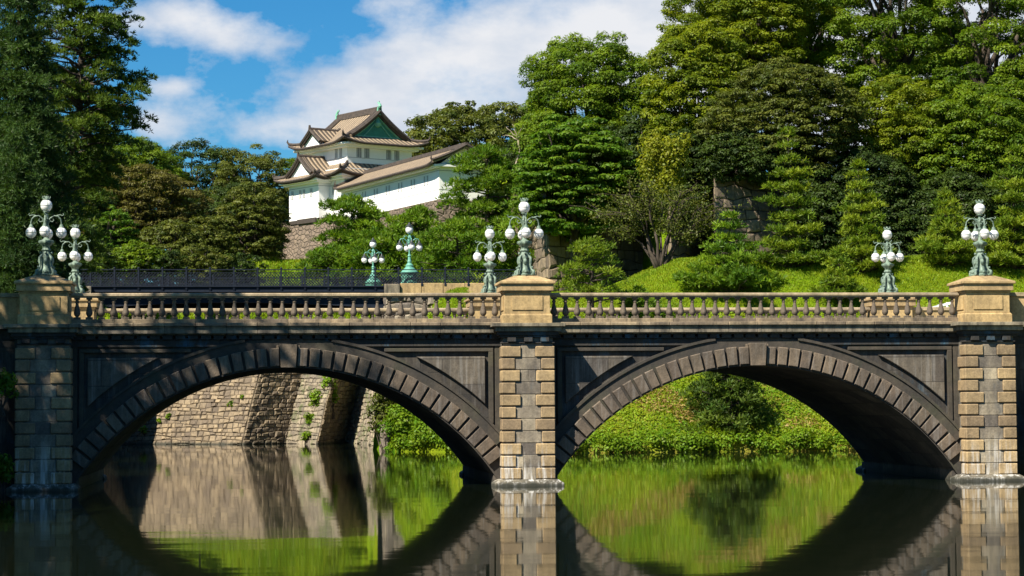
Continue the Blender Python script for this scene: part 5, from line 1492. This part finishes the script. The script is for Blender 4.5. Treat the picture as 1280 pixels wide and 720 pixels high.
def hedge():
    rng = np.random.default_rng(7); lv = Leaves()
    for k in range(420):
        x = rng.uniform(8.7, 43); y = pl(x, [(8.7, 67), (11, 64.6), (14.8, 58.8), (18, 57), (60, 57)])+rng.uniform(-.25, 1.6)
        z = .25+rng.uniform(0, .75)+.15*sin(x*1.3)
        puff(lv, np.array([x, y, z]), rng.uniform(.38, .62), .8, rng, .20, .85, np.clip(rng.normal(.5, .25), 0, 1), -.7)
    o = lv.build('hedge', L_HEDGE); tag(o, 'low leafy green hedge along the water under the right arch', 'hedge')
hedge()
def cover():
    rng = np.random.default_rng(17); lv = Leaves()
    N = 300000
    X = rng.uniform(9, 60, N); Y = rng.uniform(57.5, 86, N)
    Z = ground_h(X, Y)
    m = np.sin(X*.9+np.sin(Y*.7)*2)+np.sin(Y*1.1-X*.4+1)+np.sin(X*2.3+Y*1.9)*.6
    keep = (Z > .3) & (Z < 19) & (m > -3) & (rng.random(N) < np.where(Y < 70, 1.0, .75))
    X, Y, Z, m = X[keep], Y[keep], Z[keep], m[keep]
    e = .3; nx = (ground_h(X+e, Y)-Z)/e; ny = (ground_h(X, Y+e)-Z)/e
    up = unit(np.stack([-nx, -ny, np.ones_like(nx)], 1))
    hgt = rng.uniform(.02, .30, len(X))*(1+.5*np.clip(m, 0, 2))
    tone = np.clip(.45+.22*m+rng.normal(0, .2, len(X)), 0, 1)
    low = Z < 9.0+.4*m
    c = np.stack([X, Y, Z+hgt*.8], 1)
    n = unit(up+rng.normal(size=(len(X), 3))*.5)
    lv.diamonds(c[low], n[low], .16*rng.uniform(.7, 1.4, low.sum()), .65, rng, tone[low])
    g = np.repeat(np.where(~low)[0], 3); k = len(g)
    base = np.stack([X[g]+rng.normal(0, .12, k), Y[g]+rng.normal(0, .12, k), Z[g]], 1)
    d = unit(np.array([0, 0, 1.0])+rng.normal(size=(k, 3))*.45); L = rng.uniform(.08, .22, k)
    lv.diamonds(base+d*(L*.45)[:, None], unit(np.cross(d, sphere(rng, k))), L, .28, rng, np.clip(tone[g]+.25, 0, 1), 0., axis=d)
    o = lv.build('ground_cover', L_COVER); tag(o, 'low leafy ground cover on the bank', 'ground cover', kind='stuff')
cover()
def straw():
    rng = np.random.default_rng(23); lv = Leaves(); N = 60000
    X = rng.uniform(14, 50, N); Y = rng.uniform(58.5, 72, N); Z = ground_h(X, Y)
    m = np.sin(X*.55+1.0+np.sin(Y*.6)*1.5)+np.sin(Y*.9+X*.35)+.5*np.sin(X*1.7-Y*1.3)
    k = (Z > 1.2) & (Z < 9) & (m > .75+.5*rng.random(N)); X, Y, Z = X[k], Y[k], Z[k]
    p = np.stack([X, Y, Z+rng.uniform(.12, .42, len(X))], 1); d = unit(rng.normal(size=(len(X), 3))*[1, 1, .45]+[0, -.2, .25])
    lv.diamonds(p, unit(np.cross(d, sphere(rng, len(X)))*[1, 1, 1]+[0, -.3, .8]), .26*rng.uniform(.6, 1.4, len(X)), .3, rng, rng.uniform(0, 1, len(X)), 0., axis=d)
    o = lv.build('dry_grass', leafmat('straw', (.24,.165,.05), (.36,.26,.085), .25)); tag(o, 'patches of dry straw coloured grass on the bank', 'dry grass', kind='stuff')
straw()
def lawn():
    rng = np.random.default_rng(29); lv = Leaves(); N = 90000
    X = rng.uniform(-15, 9, N); Y = rng.uniform(105, 146, N); Z = ground_h(X, Y)
    k = Z > 6.5; X, Y, Z = X[k], Y[k], Z[k]; n = len(X)
    d = unit(np.array([0, 0, 1.0])+rng.normal(size=(n, 3))*.5); L = rng.uniform(.15, .5, n)
    m = np.sin(X*.8+Y*.3)+np.sin(Y*.7-X*.3)
    lv.diamonds(np.stack([X, Y, Z], 1)+d*(L*.4)[:, None], unit(np.cross(d, sphere(rng, n))), L, .35, rng, np.clip(.5+.2*m+rng.normal(0, .2, n), 0, 1), 0., axis=d)
    o = lv.build('lawn', L_COVER); tag(o, 'bright grass on the slope above the zigzag moat wall', 'grass', kind='stuff')
lawn()
def small_things():
    Y = 60.8; p = at(816, 532, Y)
    mb = MB(); rng = random.Random(2)
    mb.ball((0, 0, .22), .3, 9, 6, 1.2); mb.v = [(x+rng.uniform(-.06, .06), y+rng.uniform(-.06, .06), z+rng.uniform(-.06, .06)) for x, y, z in mb.v]
    o = mb.build('rock', M_slate); o.location = p; tag(o, 'small dark rock on the leafy bank under the right arch', 'rock')
    # white rail fence beyond the right end of the bridge
    a, b = at(1150, 391, 24), at(1196, 379, 20); zg = min(a.z, b.z)-.9
    r = empty('rail_fence', (a.x, a.y, zg), label='white painted rail fence beyond the right end of the balustrade', cat='fence')
    d = b-a; L = math.hypot(d.x, d.y)*1.6; r.rotation_euler = (0, 0, atan2(d.y, d.x))
    sl = d.z/math.hypot(d.x, d.y)
    for zz in (.25, .62, .98):
        MB().add([(0,-.03,zz-.06),(L,-.03,zz-.06+sl*L),(L,.03,zz-.06+sl*L),(0,.03,zz-.06),(0,-.03,zz+.06),(L,-.03,zz+.06+sl*L),(L,.03,zz+.06+sl*L),(0,.03,zz+.06)],
                 [(0,3,2,1),(4,5,6,7),(0,1,5,4),(1,2,6,5),(2,3,7,6),(3,0,4,7)]).build('rail', M_paint, r)
    n = 7
    for i in range(n):
        x = L*(i+.3)/n; MB().box(x-.06, x+.06, -.05, .05, -1.2, 1.06+sl*x).build('post', M_paint, r)
small_things()
